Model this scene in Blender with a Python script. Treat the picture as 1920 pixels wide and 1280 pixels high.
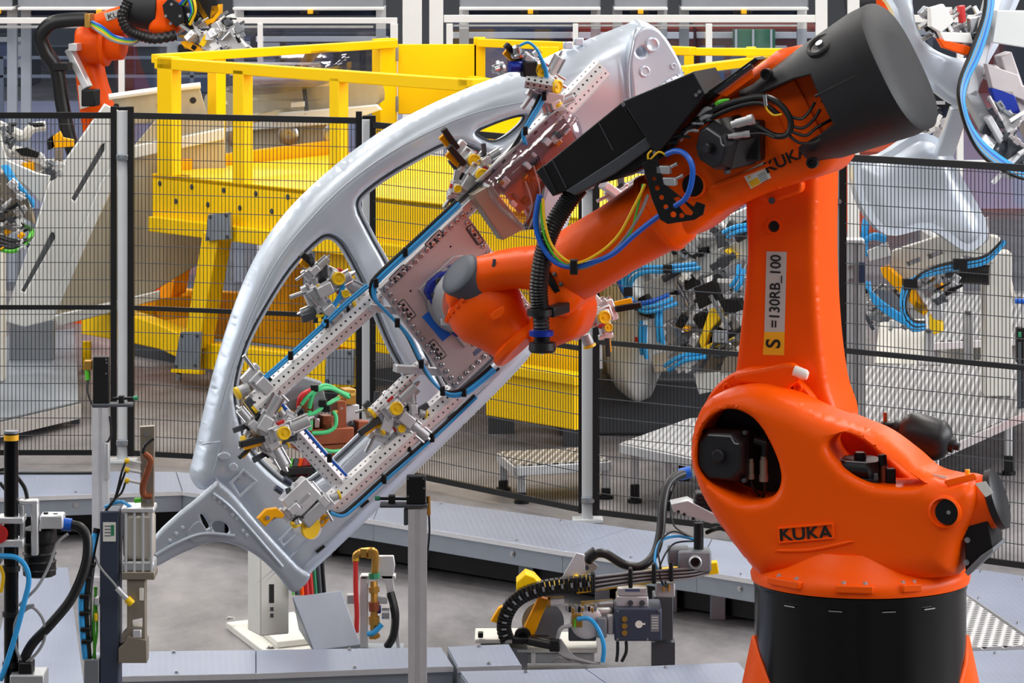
import bpy, bmesh, math, random
from mathutils import Vector, Matrix
from math import sin, cos, pi, radians as R
for o in list(bpy.data.objects): bpy.data.objects.remove(o, do_unlink=True)
SC = bpy.context.scene
COL = SC.collection
random.seed(7)
# ---------------------------------------------------------------- camera (level, lens shift keeps verticals upright)
F, H, YH = 7500.0, 3.48, -260.0
cd = bpy.data.cameras.new('camera'); cam = bpy.data.objects.new('camera', cd); COL.objects.link(cam)
cam.location = (0, 0, H); cam.rotation_euler = (R(90), 0, 0)
cd.sensor_width = 36; cd.lens = 36*F/1920; cd.shift_y = -(640-YH)/1920
cd.clip_end = 400
SC.camera = cam
# ---------------------------------------------------------------- world and hall lamps
w = bpy.data.worlds.new('hall_ambient'); SC.world = w; w.use_nodes = True
w.node_tree.nodes['Background'].inputs[0].default_value = (0.80, 0.86, 1.0, 1)
w.node_tree.nodes['Background'].inputs[1].default_value = 0.11
def area(name, loc, rot, sx, sy, power, col=(1, .96, .9)):
    l = bpy.data.lights.new(name, 'AREA'); l.shape = 'RECTANGLE'; l.size = sx; l.size_y = sy
    l.energy = power; l.color = col
    o = bpy.data.objects.new(name, l); COL.objects.link(o); o.location = loc; o.rotation_euler = rot
    return o
for yy in (7, 13, 19, 25, 32, 42, 55):
    for xx in (-9, -3, 3, 9):
        area('hall_lamp', (xx, yy, 9.0), (0, 0, 0), 1.0, 3.6, 120 if yy < 16 else 270)
area('unseen_side_light', (15, 14, 6), (0, R(68), 0), 5, 16, 2300, (.95, .97, 1))  # unseen source for the stronger light from the right, no window built
area('unseen_side_light', (-15, 18, 6), (0, R(-68), 0), 5, 18, 900, (.95, .97, 1))  # added area light, boosted to brighten the yellow faces turned left
SC.view_settings.view_transform = 'Standard'; SC.view_settings.look = 'None'
SC.view_settings.gamma = 1; SC.view_settings.use_curve_mapping = False
SC.view_settings.exposure = 0.02
# ---------------------------------------------------------------- pixel directions to places
def P(x, y, d): return Vector(((x-960)*d/F, d, H-(y-YH)*d/F))
def PS(x, y, s): return P(x, y, F/s)                      # s = pixels per metre there
def G(x, y, z=0.0): return P(x, y, F*(H-z)/(y-YH))         # on the horizontal plane z
class Plane:                                               # an upright plane through a place; w is the offset towards the viewer's side
    def __init__(s, p0, yaw, tilt=0):
        s.p = p0; s.U = Vector((cos(yaw), sin(yaw), 0)); s.N = Vector((sin(yaw), -cos(yaw), 0)); s.V = Vector((0, 0, 1))
        if tilt: 
            m = Matrix.Rotation(tilt, 3, s.U); s.N = m @ s.N; s.V = m @ s.V
    def px(s, x, y, w=0.0):
        dr = P(x, y, 1.0)-Vector((0, 0, H)); c = Vector((0, 0, H)); q = s.p+s.N*w
        return c+dr*((q-c).dot(s.N)/dr.dot(s.N))
    def uv(s, x, y, w=0.0):
        r = s.px(x, y, w)-s.p
        return (r.dot(s.U), r.dot(s.V))
    def at(s, u, v, w): return s.p+s.U*u+s.V*v+s.N*w
    def mat(s, w): 
        m = Matrix((s.U, s.V, s.N)).transposed().to_4x4(); m.translation = s.p+s.N*w
        return m
# ---------------------------------------------------------------- materials
def lin(c):
    return tuple((v/255/12.92 if v/255 <= .04045 else ((v/255+.055)/1.055)**2.4) for v in c)
MATS = {}
def mat(name, col, rough=.5, metal=0.0, var=.08, nscale=8.0, bump=0.0, bscale=60.0, emit=0, spec=.5, coat=0, streak=None):
    m = bpy.data.materials.new(name); m.use_nodes = True; nt = m.node_tree; N = nt.nodes; L = nt.links
    b = N['Principled BSDF']; c = lin(col)
    b.inputs['Roughness'].default_value = rough; b.inputs['Metallic'].default_value = metal
    b.inputs['Specular IOR Level'].default_value = spec
    b.inputs['Coat Weight'].default_value = coat
    tc = N.new('ShaderNodeTexCoord')
    nz = N.new('ShaderNodeTexNoise'); nz.inputs['Scale'].default_value = nscale; nz.inputs['Detail'].default_value = 4
    src = tc.outputs['Object']
    if streak:
        mp = N.new('ShaderNodeMapping'); mp.inputs['Scale'].default_value = streak; L.new(src, mp.inputs[0]); src = mp.outputs[0]
    L.new(src, nz.inputs['Vector'])
    mx = N.new('ShaderNodeMix'); mx.data_type = 'RGBA'
    mx.inputs[6].default_value = (*[max(0, v*(1-var)) for v in c], 1); mx.inputs[7].default_value = (*[min(1, v*(1+var)) for v in c], 1)
    L.new(nz.outputs['Fac'], mx.inputs[0]); L.new(mx.outputs[2], b.inputs['Base Color'])
    if var > 0:
        mr = N.new('ShaderNodeMapRange'); mr.inputs[3].default_value = max(.02, rough-.08); mr.inputs[4].default_value = min(1, rough+.08)
        L.new(nz.outputs['Fac'], mr.inputs[0]); L.new(mr.outputs[0], b.inputs['Roughness'])
    if bump:
        n2 = N.new('ShaderNodeTexNoise'); n2.inputs['Scale'].default_value = bscale; n2.inputs['Detail'].default_value = 2
        L.new(tc.outputs['Object'], n2.inputs['Vector'])
        bp = N.new('ShaderNodeBump'); bp.inputs['Strength'].default_value = bump; bp.inputs['Distance'].default_value = .01
        L.new(n2.outputs['Fac'], bp.inputs['Height']); L.new(bp.outputs[0], b.inputs['Normal'])
    if emit:
        b.inputs['Emission Color'].default_value = (*c, 1); b.inputs['Emission Strength'].default_value = emit
    MATS[name] = m; return m
mat('orange', (254, 90, 0), .36, 0, .04, 3, .05, 220, spec=.2)
mat('orange_far', (250, 88, 0), .4, 0, .05, spec=.2)
mat('cover_black', (36, 36, 39), .52, 0, .1, 5, .12, 300, spec=.35)
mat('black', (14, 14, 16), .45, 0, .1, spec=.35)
mat('motor_black', (26, 26, 30), .42, 0, .1, spec=.4)
mat('drum_black', (3, 3, 5), .2, 0, .1, 3, spec=.3)
mat('rubber', (18, 18, 20), .38, 0, .1)
mat('yellow', (255, 204, 0), .42, 0, .05, 2, spec=.25)
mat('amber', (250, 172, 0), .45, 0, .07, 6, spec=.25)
mat('knob_yellow', (250, 205, 20), .4, 0, .05)
mat('alu', (224, 224, 226), .38, .6, .08, 20)
mat('alu_dull', (186, 188, 190), .45, .6, .1, 20)
mat('tool_plate', (190, 182, 183), .45, .4, .12, 9, 0, 60)
mat('beam_alu', (238, 236, 236), .42, .5, .06, 14)
mat('zinc', (212, 221, 232), .34, .38, .06, 5)
mat('zinc_dark', (184, 192, 202), .4, .4, .08, 5)
mat('galv', (150, 158, 168), .42, .6, .1, 14)
mat('sheet_white', (216, 218, 216), .42, .35, .05, 3)
mat('sheet_beige', (190, 182, 160), .4, .55, .12, 3, streak=(9, 1, 1))
mat('post_grey', (205, 209, 212), .45, .1, .04)
mat('white', (232, 232, 230), .45, 0, .04)
mat('off_white', (214, 212, 204), .5, 0, .06, 10, .05, 90)
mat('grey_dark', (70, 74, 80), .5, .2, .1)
mat('grey_mid', (128, 132, 138), .5, .3, .1)
mat('grey_blue', (58, 66, 84), .5, .2, .08)
mat('blue_hose', (48, 160, 226), .35, 0, .08)
mat('blue_cable', (16, 92, 196), .35, 0, .08)
mat('blue_anod', (14, 44, 150), .35, .35, .1)
mat('blue_label', (10, 110, 220), .5, 0, .02)
mat('brown_label', (112, 66, 44), .5, 0, .02)
mat('label_white', (232, 230, 222), .5, 0, .02)
mat('label_grey', (196, 196, 192), .5, 0, .02)
mat('label_yellow', (250, 184, 20), .5, 0, .02)
mat('ink', (14, 12, 12), .6, 0, .02)
mat('green_cable', (70, 190, 120), .38, 0, .06)
mat('green_wire', (90, 200, 50), .4, 0, .06)
mat('yellow_wire', (240, 190, 10), .4, 0, .05)
mat('grey_wire', (150, 150, 152), .4, 0, .05)
mat('red', (196, 34, 34), .45, 0, .06)
mat('copper', (150, 84, 56), .42, .6, .18, 12)
mat('brass', (190, 146, 70), .35, .8, .12)
mat('steel', (190, 190, 192), .28, .95, .08)
mat('bronze_grey', (146, 136, 122), .4, .4, .1)
mat('cream_cyl', (206, 200, 186), .35, .4, .05)
mat('conc_far', (166, 169, 198), .6)
mat('wire_black', (12, 12, 14), .45, .1, .02)
mat('green', (40, 130, 90), .5)
mat('navy', (30, 44, 74), .5, .1, .1)
mat('cap_grey', (70, 76, 86), .5, .1, .08, 12, .1, 200)
mat('far_blue', (92, 104, 140), .5, .1, .12, 3)
mat('far_red', (120, 40, 34), .5, 0, .1, 3)
mat('maroon', (110, 20, 24), .5, 0, .1)
mat('mud_gold', (176, 136, 40), .4, .3, .1)
mat('pink_white', (240, 236, 228), .35, 0, .02)
def glassy(name, col, fac, rough=.04):
    m = bpy.data.materials.new(name); m.use_nodes = True; N = m.node_tree.nodes; L = m.node_tree.links
    N.remove(N['Principled BSDF']); t = N.new('ShaderNodeBsdfTransparent'); g = N.new('ShaderNodeBsdfGlossy'); g.inputs['Roughness'].default_value = rough
    t.inputs[0].default_value = (*lin(col), 1); mx = N.new('ShaderNodeMixShader')
    lw = N.new('ShaderNodeTexNoise'); lw.inputs['Scale'].default_value = 5
    mr = N.new('ShaderNodeMapRange'); mr.inputs[3].default_value = fac*.6; mr.inputs[4].default_value = fac*1.4
    L.new(lw.outputs['Fac'], mr.inputs[0]); L.new(mr.outputs[0], mx.inputs[0])
    L.new(t.outputs[0], mx.inputs[1]); L.new(g.outputs[0], mx.inputs[2]); L.new(mx.outputs[0], N['Material Output'].inputs[0])
    MATS[name] = m
glassy('acrylic', (225, 230, 238), .1)
glassy('film', (230, 228, 234), .15, .1)
def concrete(name, c1, c2, sc=.35):
    m = bpy.data.materials.new(name); m.use_nodes = True; N = m.node_tree.nodes; L = m.node_tree.links; b = N['Principled BSDF']
    tc = N.new('ShaderNodeTexCoord'); mp = N.new('ShaderNodeMapping'); mp.inputs['Scale'].default_value = (1, .45, 1); L.new(tc.outputs['Object'], mp.inputs[0])
    n = N.new('ShaderNodeTexNoise'); n.inputs['Scale'].default_value = 2.2; n.inputs['Detail'].default_value = 9; n.inputs['Roughness'].default_value = .72; n.inputs['Distortion'].default_value = .15
    L.new(mp.outputs[0], n.inputs['Vector'])
    r = N.new('ShaderNodeValToRGB'); r.color_ramp.elements[0].position = sc; r.color_ramp.elements[1].position = .68
    r.color_ramp.elements[0].color = (*lin(c1), 1); r.color_ramp.elements[1].color = (*lin(c2), 1)
    L.new(n.outputs['Fac'], r.inputs[0]); L.new(r.outputs[0], b.inputs['Base Color'])
    b.inputs['Roughness'].default_value = .5; MATS[name] = m
concrete('concrete', (86, 84, 86), (136, 132, 134))
def treadplate(name, col, scale, kind):
    m = bpy.data.materials.new(name); m.use_nodes = True; N = m.node_tree.nodes; L = m.node_tree.links; b = N['Principled BSDF']
    b.inputs['Metallic'].default_value = .6; b.inputs['Roughness'].default_value = .4; c = lin(col)
    tc = N.new('ShaderNodeTexCoord'); mp = N.new('ShaderNodeMapping'); mp.inputs['Rotation'].default_value = (0, 0, R(45 if kind == 'tear' else 10)); mp.inputs['Scale'].default_value = (scale, scale, scale)
    L.new(tc.outputs['Object'], mp.inputs[0])
    n = N.new('ShaderNodeTexNoise'); n.inputs['Scale'].default_value = 3; n.inputs['Detail'].default_value = 5; L.new(tc.outputs['Object'], n.inputs['Vector'])
    if kind == 'tear':
        bt = N.new('ShaderNodeTexBrick'); bt.inputs['Scale'].default_value = 1; bt.inputs['Mortar Size'].default_value = .2; bt.inputs['Mortar Smooth'].default_value = .3
        bt.inputs['Brick Width'].default_value = 1.0; bt.inputs['Row Height'].default_value = .42; bt.offset = .5
        L.new(mp.outputs[0], bt.inputs['Vector']); h = bt.outputs['Fac']; dist = .004; strength = .45
    else:
        v = N.new('ShaderNodeTexVoronoi'); v.inputs['Scale'].default_value = 1; v.inputs['Randomness'].default_value = 0
        L.new(mp.outputs[0], v.inputs['Vector']); mr = N.new('ShaderNodeMapRange'); mr.inputs[1].default_value = .34; mr.inputs[2].default_value = .44
        L.new(v.outputs['Distance'], mr.inputs[0]); h = mr.outputs[0]; dist = .01; strength = .8
    bp = N.new('ShaderNodeBump'); bp.inputs['Strength'].default_value = strength; bp.inputs['Distance'].default_value = dist
    L.new(h, bp.inputs['Height']); L.new(bp.outputs[0], b.inputs['Normal'])
    mx = N.new('ShaderNodeMix'); mx.data_type = 'RGBA'; mx.inputs[6].default_value = (*[v*.86 for v in c], 1); mx.inputs[7].default_value = (*[min(1, v*1.14) for v in c], 1)
    L.new(n.outputs['Fac'], mx.inputs[0]); out = mx.outputs[2]
    if kind != 'tear':
        m2 = N.new('ShaderNodeMix'); m2.data_type = 'RGBA'; m2.inputs[6].default_value = (*[v*.10 for v in c], 1); L.new(h, m2.inputs[0]); L.new(out, m2.inputs[7]); out = m2.outputs[2]
    L.new(out, b.inputs['Base Color']); MATS[name] = m
treadplate('tear_plate', (140, 149, 170), 24, 'tear')
treadplate('grip_plate', (214, 214, 216), 24, 'holes')
# ---------------------------------------------------------------- mesh builder
def frame_of(d, up=None):
    d = d.normalized(); up = up or (Vector((0, 0, 1)) if abs(d.z) < .95 else Vector((0, 1, 0)))
    a = up.cross(d)
    if a.length < 1e-6: a = Vector((1, 0, 0)).cross(d)
    a.normalize(); return a, d.cross(a)
def cr(pts, n=6, closed=True):
    """Catmull-Rom through points; a trailing 1 marks a hard corner (2D)"""
    out = []; m = len(pts)
    for i in range(m if closed else m-1):
        p0, p1, p2, p3 = (pts[(i+k) % m] if closed else pts[min(max(i+k, 0), m-1)] for k in (-1, 0, 1, 2))
        h1 = len(p1) > 2 and p1[2] == 1; h2 = len(p2) > 2 and p2[2] == 1
        if h1: p0 = p1
        if h2: p3 = p2
        for k in range(n):
            t = k/n
            out.append(tuple(.5*((2*b)+(-a+c)*t+(2*a-5*b+4*c-d)*t*t+(-a+3*b-3*c+d)*t**3) for a, b, c, d in zip(p0[:2], p1[:2], p2[:2], p3[:2])))
    if not closed: out.append(tuple(pts[-1][:2]))
    return out
def spl(pts, n=6):
    out = []; m = len(pts)
    for i in range(m-1):
        p0, p1, p2, p3 = (pts[min(max(i+k, 0), m-1)] for k in (-1, 0, 1, 2))
        for k in range(n):
            t = k/n
            out.append(.5*((2*p1)+(p2-p0)*t+(2*p0-5*p1+4*p2-p3)*t*t+(3*p1-p0-3*p2+p3)*t**3))
    out.append(pts[-1]); return out
class MB:
    def __init__(s): s.v = []; s.f = []
    def add(s, vs, fs):
        n = len(s.v); s.v += [Vector(p) for p in vs]; s.f += [[i+n for i in f] for f in fs]; return s
    def box(s, c, size, rz=0, m=None):
        m = m or (Matrix.Translation(c) @ Matrix.Rotation(rz, 4, 'Z')); a, b, d = (k/2 for k in size)
        vs = [m @ Vector((x*a, y*b, z*d)) for x in (-1, 1) for y in (-1, 1) for z in (-1, 1)]
        return s.add(vs, [(0, 1, 3, 2), (4, 6, 7, 5), (0, 4, 5, 1), (2, 3, 7, 6), (0, 2, 6, 4), (1, 5, 7, 3)])
    def beam(s, p, q, w, h, up=None):
        a, b = frame_of(q-p, up); a = a*w/2; b = b*h/2
        vs = [r+x*a+y*b for r in (p, q) for x, y in ((-1, -1), (1, -1), (1, 1), (-1, 1))]
        return s.add(vs, [(3, 2, 1, 0), (4, 5, 6, 7), (0, 1, 5, 4), (1, 2, 6, 5), (2, 3, 7, 6), (3, 0, 4, 7)])
    def prism(s, pts, vec):
        n = len(pts); vs = list(pts)+[p+vec for p in pts]
        nr = sum(((pts[i]-pts[0]).cross(pts[(i+1) % n]-pts[0]) for i in range(n)), Vector())
        fs = [list(range(n)), list(range(2*n-1, n-1, -1))]+[(i, i+n, (i+1) % n+n, (i+1) % n) for i in range(n)]
        if nr.dot(vec) > 0: fs = [list(f)[::-1] for f in fs]
        return s.add(vs, fs)
    def lathe(s, p, ax, prof, seg=24, cap=True, up=None):
        ax = ax.normalized(); a, b = frame_of(ax, up); vs = []; fs = []
        for t, r in prof: vs += [p+ax*t+(a*cos(2*pi*k/seg)+b*sin(2*pi*k/seg))*r for k in range(seg)]
        for i in range(len(prof)-1):
            for k in range(seg):
                k2 = (k+1) % seg; fs.append((i*seg+k, i*seg+k2, (i+1)*seg+k2, (i+1)*seg+k))
        if cap: fs.append(list(range(seg))[::-1]); fs.append([(len(prof)-1)*seg+k for k in range(seg)])
        return s.add(vs, fs)
    def cyl(s, p, q, r, r2=None, seg=14): return s.lathe(p, q-p, [(0, r), ((q-p).length, r if r2 is None else r2)], seg)
    def ball(s, c, r, seg=14, sq=(1, 1, 1)):
        k = seg//2; vs = []; fs = []
        pr = [(-r*cos(pi*i/k), max(1e-4, r*sin(pi*i/k))) for i in range(k+1)]
        n0 = len(s.v); s.lathe(Vector(), Vector((0, 0, 1)), pr, seg)
        for i in range(n0, len(s.v)): s.v[i] = Vector((s.v[i].x*sq[0], s.v[i].y*sq[1], s.v[i].z*sq[2]))+c
        return s
    def tube(s, pts, r, seg=8, n=6, ribs=0):
        pts = spl([Vector(p) for p in pts], n) if n > 1 else [Vector(p) for p in pts]
        vs = []; fs = []; a = None
        for i, p in enumerate(pts):
            t = (pts[min(i+1, len(pts)-1)]-pts[max(i-1, 0)]).normalized()
            if a is None: a, b = frame_of(t)
            else:
                a = (a-t*a.dot(t)).normalized(); b = t.cross(a)
            rr = r*(1-ribs*(i % 2)) if ribs else r
            vs += [p+(a*cos(2*pi*k/seg)+b*sin(2*pi*k/seg))*rr for k in range(seg)]
        for i in range(len(pts)-1):
            for k in range(seg):
                k2 = (k+1) % seg; fs.append((i*seg+k, i*seg+k2, (i+1)*seg+k2, (i+1)*seg+k))
        fs.append(list(range(seg))[::-1]); fs.append([(len(pts)-1)*seg+k for k in range(seg)])
        return s.add(vs, fs)
    def mesh(s, name, smooth=35):
        me = bpy.data.meshes.new(name); me.from_pydata([tuple(v) for v in s.v], [], s.f); me.update()
        if smooth: 
            me.polygons.foreach_set('use_smooth', [True]*len(me.polygons)); me.set_sharp_from_angle(angle=R(smooth))
        return me
    def build(s, name, m, parent=None, bev=0, smooth=35, label=None, kind=None):
        return put(s.mesh(name, smooth), name, m, parent, bev, label, kind)
WINV = {}
def put(me, name, m, parent=None, bev=0, label=None, kind=None):
    o = bpy.data.objects.new(name, me); COL.objects.link(o)
    if m: me.materials.clear(); me.materials.append(MATS[m])
    if parent:
        o.parent = parent
        if parent.name in WINV: o.matrix_parent_inverse = WINV[parent.name]
    if bev:
        b = o.modifiers.new('bevel', 'BEVEL'); b.width = bev; b.segments = 2; b.limit_method = 'ANGLE'; b.angle_limit = R(40); b.harden_normals = False
    if label: o['label'] = label
    if kind: o['kind'] = kind
    return o
def thing(name, label, cat, loc=(0, 0, 0), group=None):
    o = bpy.data.objects.new(name, None); COL.objects.link(o); o.location = loc; o.empty_display_size = .1
    o['label'] = label; o['category'] = cat
    if group: o['group'] = group
    WINV[o.name] = Matrix.Translation(-Vector(loc)); return o
def tag(o, label, cat, group=None, kind=None):
    o['label'] = label; o['category'] = cat
    if group: o['group'] = group
    if kind: o['kind'] = kind
    return o
def struct(o, label=None):
    o['kind'] = 'structure'
    if label: o['label'] = label
    return o
def plate2d(name, outer, holes, thick, bev, M, bres=2, smooth=40):
    """flat outline with openings, extruded and rounded: outline in plane units, front face at z=0 of M"""
    c = bpy.data.curves.new(name, 'CURVE'); c.dimensions = '2D'; c.fill_mode = 'BOTH'
    for ring in [outer]+list(holes):
        sp = c.splines.new('POLY'); sp.points.add(len(ring)-1); sp.use_cyclic_u = True
        for i, (x, y) in enumerate(ring): sp.points[i].co = (x, y, 0, 1)
    c.extrude = max(1e-4, thick/2-bev); c.bevel_depth = bev; c.bevel_resolution = bres; c.offset = -bev
    ob = bpy.data.objects.new('tmp', c); me = bpy.data.meshes.new_from_object(ob)
    bpy.data.objects.remove(ob); bpy.data.curves.remove(c)
    me.transform(M @ Matrix.Translation((0, 0, -thick/2))); me.name = name
    me.polygons.foreach_set('use_smooth', [True]*len(me.polygons)); me.set_sharp_from_angle(angle=R(smooth)); me.update()
    return me
def pplate(pl, name, outer, w, thick, m, parent=None, holes=(), bev=.004, sm=0, bres=2, label=None, tw=None):
    """outline in photo pixels on a plane at offset w"""
    f = (lambda r: cr(r, sm)) if sm else (lambda r: [p[:2] for p in r])
    tw = w if tw is None else tw
    o2 = [pl.uv(x, y, tw) for x, y in f(outer)]; h2 = [[pl.uv(x, y, tw) for x, y in f(h)] for h in holes]
    return put(plate2d(name, o2, h2, thick, bev, pl.mat(w), bres), name, m, parent, 0, label)
import numpy as np
from mathutils.geometry import delaunay_2d_cdt
def _inside(pts, ring):
    x, y = pts[:, 0], pts[:, 1]; r = np.array(ring); a = r; b = np.roll(r, -1, 0); c = np.zeros(len(pts), bool)
    for (x0, y0), (x1, y1) in zip(a, b):
        if y0 == y1: continue
        c ^= ((y0 > y) != (y1 > y)) & (x < (x1-x0)*(y-y0)/(y1-y0)+x0)
    return c
def _dist(pts, ring):
    r = np.array(ring); a = r; b = np.roll(r, -1, 0); best = np.full(len(pts), 1e9)
    for p, q in zip(a, b):
        e = q-p; L = max(1e-12, (e*e).sum()); t = np.clip(((pts-p)@e)/L, 0, 1); best = np.minimum(best, np.hypot(*(pts-(p+t[:, None]*e)).T))
    return best
def resample(ring, step):
    out = []
    for i in range(len(ring)):
        a, b = np.array(ring[i]), np.array(ring[(i+1) % len(ring)]); n = max(1, int(np.hypot(*(b-a))/step+.5))
        out += [tuple(a+(b-a)*k/n) for k in range(n)]
    return out
def puff2d(name, outer, holes, thick, rnd, hr, M, g=.016, back=True, smooth=50, crown=None):
    """casting or pressed sheet: outline with openings, edges rounded over rnd (outer) and hr (openings)"""
    outer = resample(outer, g*1.2); holes = [resample(h, g) for h in holes]
    rings = [outer]+holes; bp = np.array([p for r in rings for p in r]); extra = []
    for ri, r in enumerate(rings):
        a = np.array(r); tn = np.roll(a, -1, 0)-np.roll(a, 1, 0); tn /= np.maximum(1e-9, np.hypot(*tn.T))[:, None]; nn = np.stack([-tn[:, 1], tn[:, 0]], 1)
        rr = rnd if ri == 0 else hr
        for f in (.12, .4, .8):
            if rr*f > .002: extra += [a+nn*rr*f, a-nn*rr*f]
    lo, hi = bp.min(0), bp.max(0); gx, gy = np.meshgrid(np.arange(lo[0], hi[0], g), np.arange(lo[1], hi[1], g)); gx[::2] += g/2
    cand = np.concatenate(extra+[np.stack([gx.ravel(), gy.ravel()], 1)])
    ok = _inside(cand, outer)
    for h in holes: ok &= ~_inside(cand, h)
    cand = cand[ok]; dd = np.minimum.reduce([_dist(cand, r) for r in rings]); cand = cand[dd > min(rnd, g)*.1]
    key = {}
    for p in cand: key.setdefault((round(p[0]/g*2.2), round(p[1]/g*2.2)), p)
    cand = np.array(list(key.values())) if key else np.zeros((0, 2))
    allp = np.concatenate([bp, cand]); edges = []; o = 0
    for r in rings: edges += [(o+i, o+(i+1) % len(r)) for i in range(len(r))]; o += len(r)
    res = delaunay_2d_cdt([Vector(p) for p in allp], edges, [], 0, 1e-6); V = np.array([tuple(v) for v in res[0]]); T = [list(t) for t in res[2]]
    cen = np.array([V[t].mean(0) for t in T]); ok = _inside(cen, outer)
    for h in holes: ok &= ~_inside(cen, h)
    T = [t for t, k in zip(T, ok) if k]
    def drop(d, r): return r-np.sqrt(np.maximum(0, r*r-(r-np.minimum(d, r))**2)) if r > 0 else 0*d
    z = -drop(_dist(V, outer), rnd)
    for h in holes: z = np.minimum(z, -drop(_dist(V, h), hr))
    if crown: z = z+np.array([crown(x, y) for x, y in V])
    from collections import Counter
    ec = {}
    for t in T:
        for i in range(3): ec[(t[i], t[(i+1) % 3])] = 1
    be = [e for e in ec if (e[1], e[0]) not in ec]
    n = len(V); vs = [(x, y, zz) for (x, y), zz in zip(V, z)]+[(x, y, -thick+(crown(x, y) if crown else 0)) for x, y in V]
    # sense of the triangles
    a, b, c = (V[i] for i in T[0]); ccw = (b[0]-a[0])*(c[1]-a[1])-(b[1]-a[1])*(c[0]-a[0]) > 0
    fs = [t if ccw else t[::-1] for t in T]; fs += [[i+n for i in (t[::-1] if ccw else t)] for t in T]
    for i, j in be: q = [j, i, i+n, j+n]; fs.append(q if ccw else q[::-1])
    me = bpy.data.meshes.new(name); me.from_pydata(vs, [], fs); me.transform(M)
    me.polygons.foreach_set('use_smooth', [True]*len(me.polygons)); me.set_sharp_from_angle(angle=R(smooth)); me.update()
    return me
def puff(pl, name, outer, w, thick, m, parent=None, holes=(), rnd=.05, hr=.03, sm=5, g=.016, tw=None, label=None, crown=None):
    tw = w-rnd*.5 if tw is None else tw
    f = (lambda r: cr(r, sm)) if sm else (lambda r: [p[:2] for p in r])
    o2 = [pl.uv(x, y, tw) for x, y in f(outer)]; h2 = [[pl.uv(x, y, tw) for x, y in f(h)] for h in holes]
    return put(puff2d(name, o2, h2, thick, rnd, hr, pl.mat(w), g, crown=crown), name, m, parent, 0, label)
def text_mesh(name, body, size, M, ext=.001, sx=1.0, bold=0):
    c = bpy.data.curves.new(name, 'FONT'); c.body = body; c.size = size; c.extrude = ext; c.align_x = 'CENTER'; c.align_y = 'CENTER'; c.offset = bold
    ob = bpy.data.objects.new('tmp', c); me = bpy.data.meshes.new_from_object(ob)
    bpy.data.objects.remove(ob); bpy.data.curves.remove(c)
    me.transform(M @ Matrix.Diagonal((sx, 1, 1, 1))); me.name = name; return me
def copy_tree(o, M, label=None, parent=None):
    c = o.copy(); COL.objects.link(c); c.parent = parent
    c.matrix_world = M
    if label: c['label'] = label
    for ch in o.children:
        k = ch.copy(); COL.objects.link(k); k.parent = c; k.matrix_parent_inverse = ch.matrix_parent_inverse
        for g in ch.children:
            q = g.copy(); COL.objects.link(q); q.parent = k; q.matrix_parent_inverse = g.matrix_parent_inverse
    return c
def octbeam(p, q, width, face, holes=True, pitch=.025, r=.0048):
    """octagonal gripper tube from p to q with one drilled row per facet; face = direction an edge points to"""
    mb = MB(); ax = (q-p); L = ax.length; ax.normalize(); fdir = (face-ax*face.dot(ax)).normalized(); sd = ax.cross(fdir)
    Rr = width/2/cos(pi/8); n = max(1, round(L/pitch)); st = L/n; fw = 2*Rr*sin(pi/8)
    for k in range(8):
        a0, a1 = 2*pi*k/8, 2*pi*(k+1)/8; am = (a0+a1)/2
        e0 = (fdir*cos(a0)+sd*sin(a0))*Rr; e1 = (fdir*cos(a1)+sd*sin(a1))*Rr; nn = fdir*cos(am)+sd*sin(am); tt = (e1-e0).normalized(); mid = (e0+e1)/2
        if not holes or nn.y > .35:
            mb.add([p+e0, p+e1, q+e1, q+e0], [(0, 1, 2, 3)]); continue
        for i in range(n):
            b = p+ax*st*i; c = b+ax*st/2+mid
            out = [b+e0, b+mid, b+e1, b+e1+ax*st/2, b+e1+ax*st, b+mid+ax*st, b+e0+ax*st, b+e0+ax*st/2]
            inn = []
            for o_ in out:
                dlt = o_-c; inn.append(c+dlt.normalized()*r)
            dep = [x-nn*.012 for x in inn]
            mb.add(out+inn+dep, [(j, (j+1) % 8, (j+1) % 8+8, j+8) for j in range(8)]+[(j+8, (j+1) % 8+8, (j+1) % 8+16, j+16) for j in range(8)])
    for c, sg in ((p, 1), (q, -1)):
        ring = [c+(fdir*cos(2*pi*k/8)+sd*sin(2*pi*k/8))*Rr for k in range(8)]
        mb.add(ring if sg < 0 else ring[::-1], [list(range(8))])
    return mb
# ================================================================ floor and hall
fl = MB(); fl.add([(-30, 5, 0), (30, 5, 0), (30, 75, 0), (-30, 75, 0)], [(0, 1, 2, 3)])
struct(fl.build('floor', 'concrete', smooth=0), 'worn grey concrete hall floor')
hw = MB(); hw.box(Vector((0, 76, 5.5)), (70, .3, 11)); struct(hw.build('wall_far', 'grey_mid', smooth=0), 'plain grey far wall of the hall')
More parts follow.
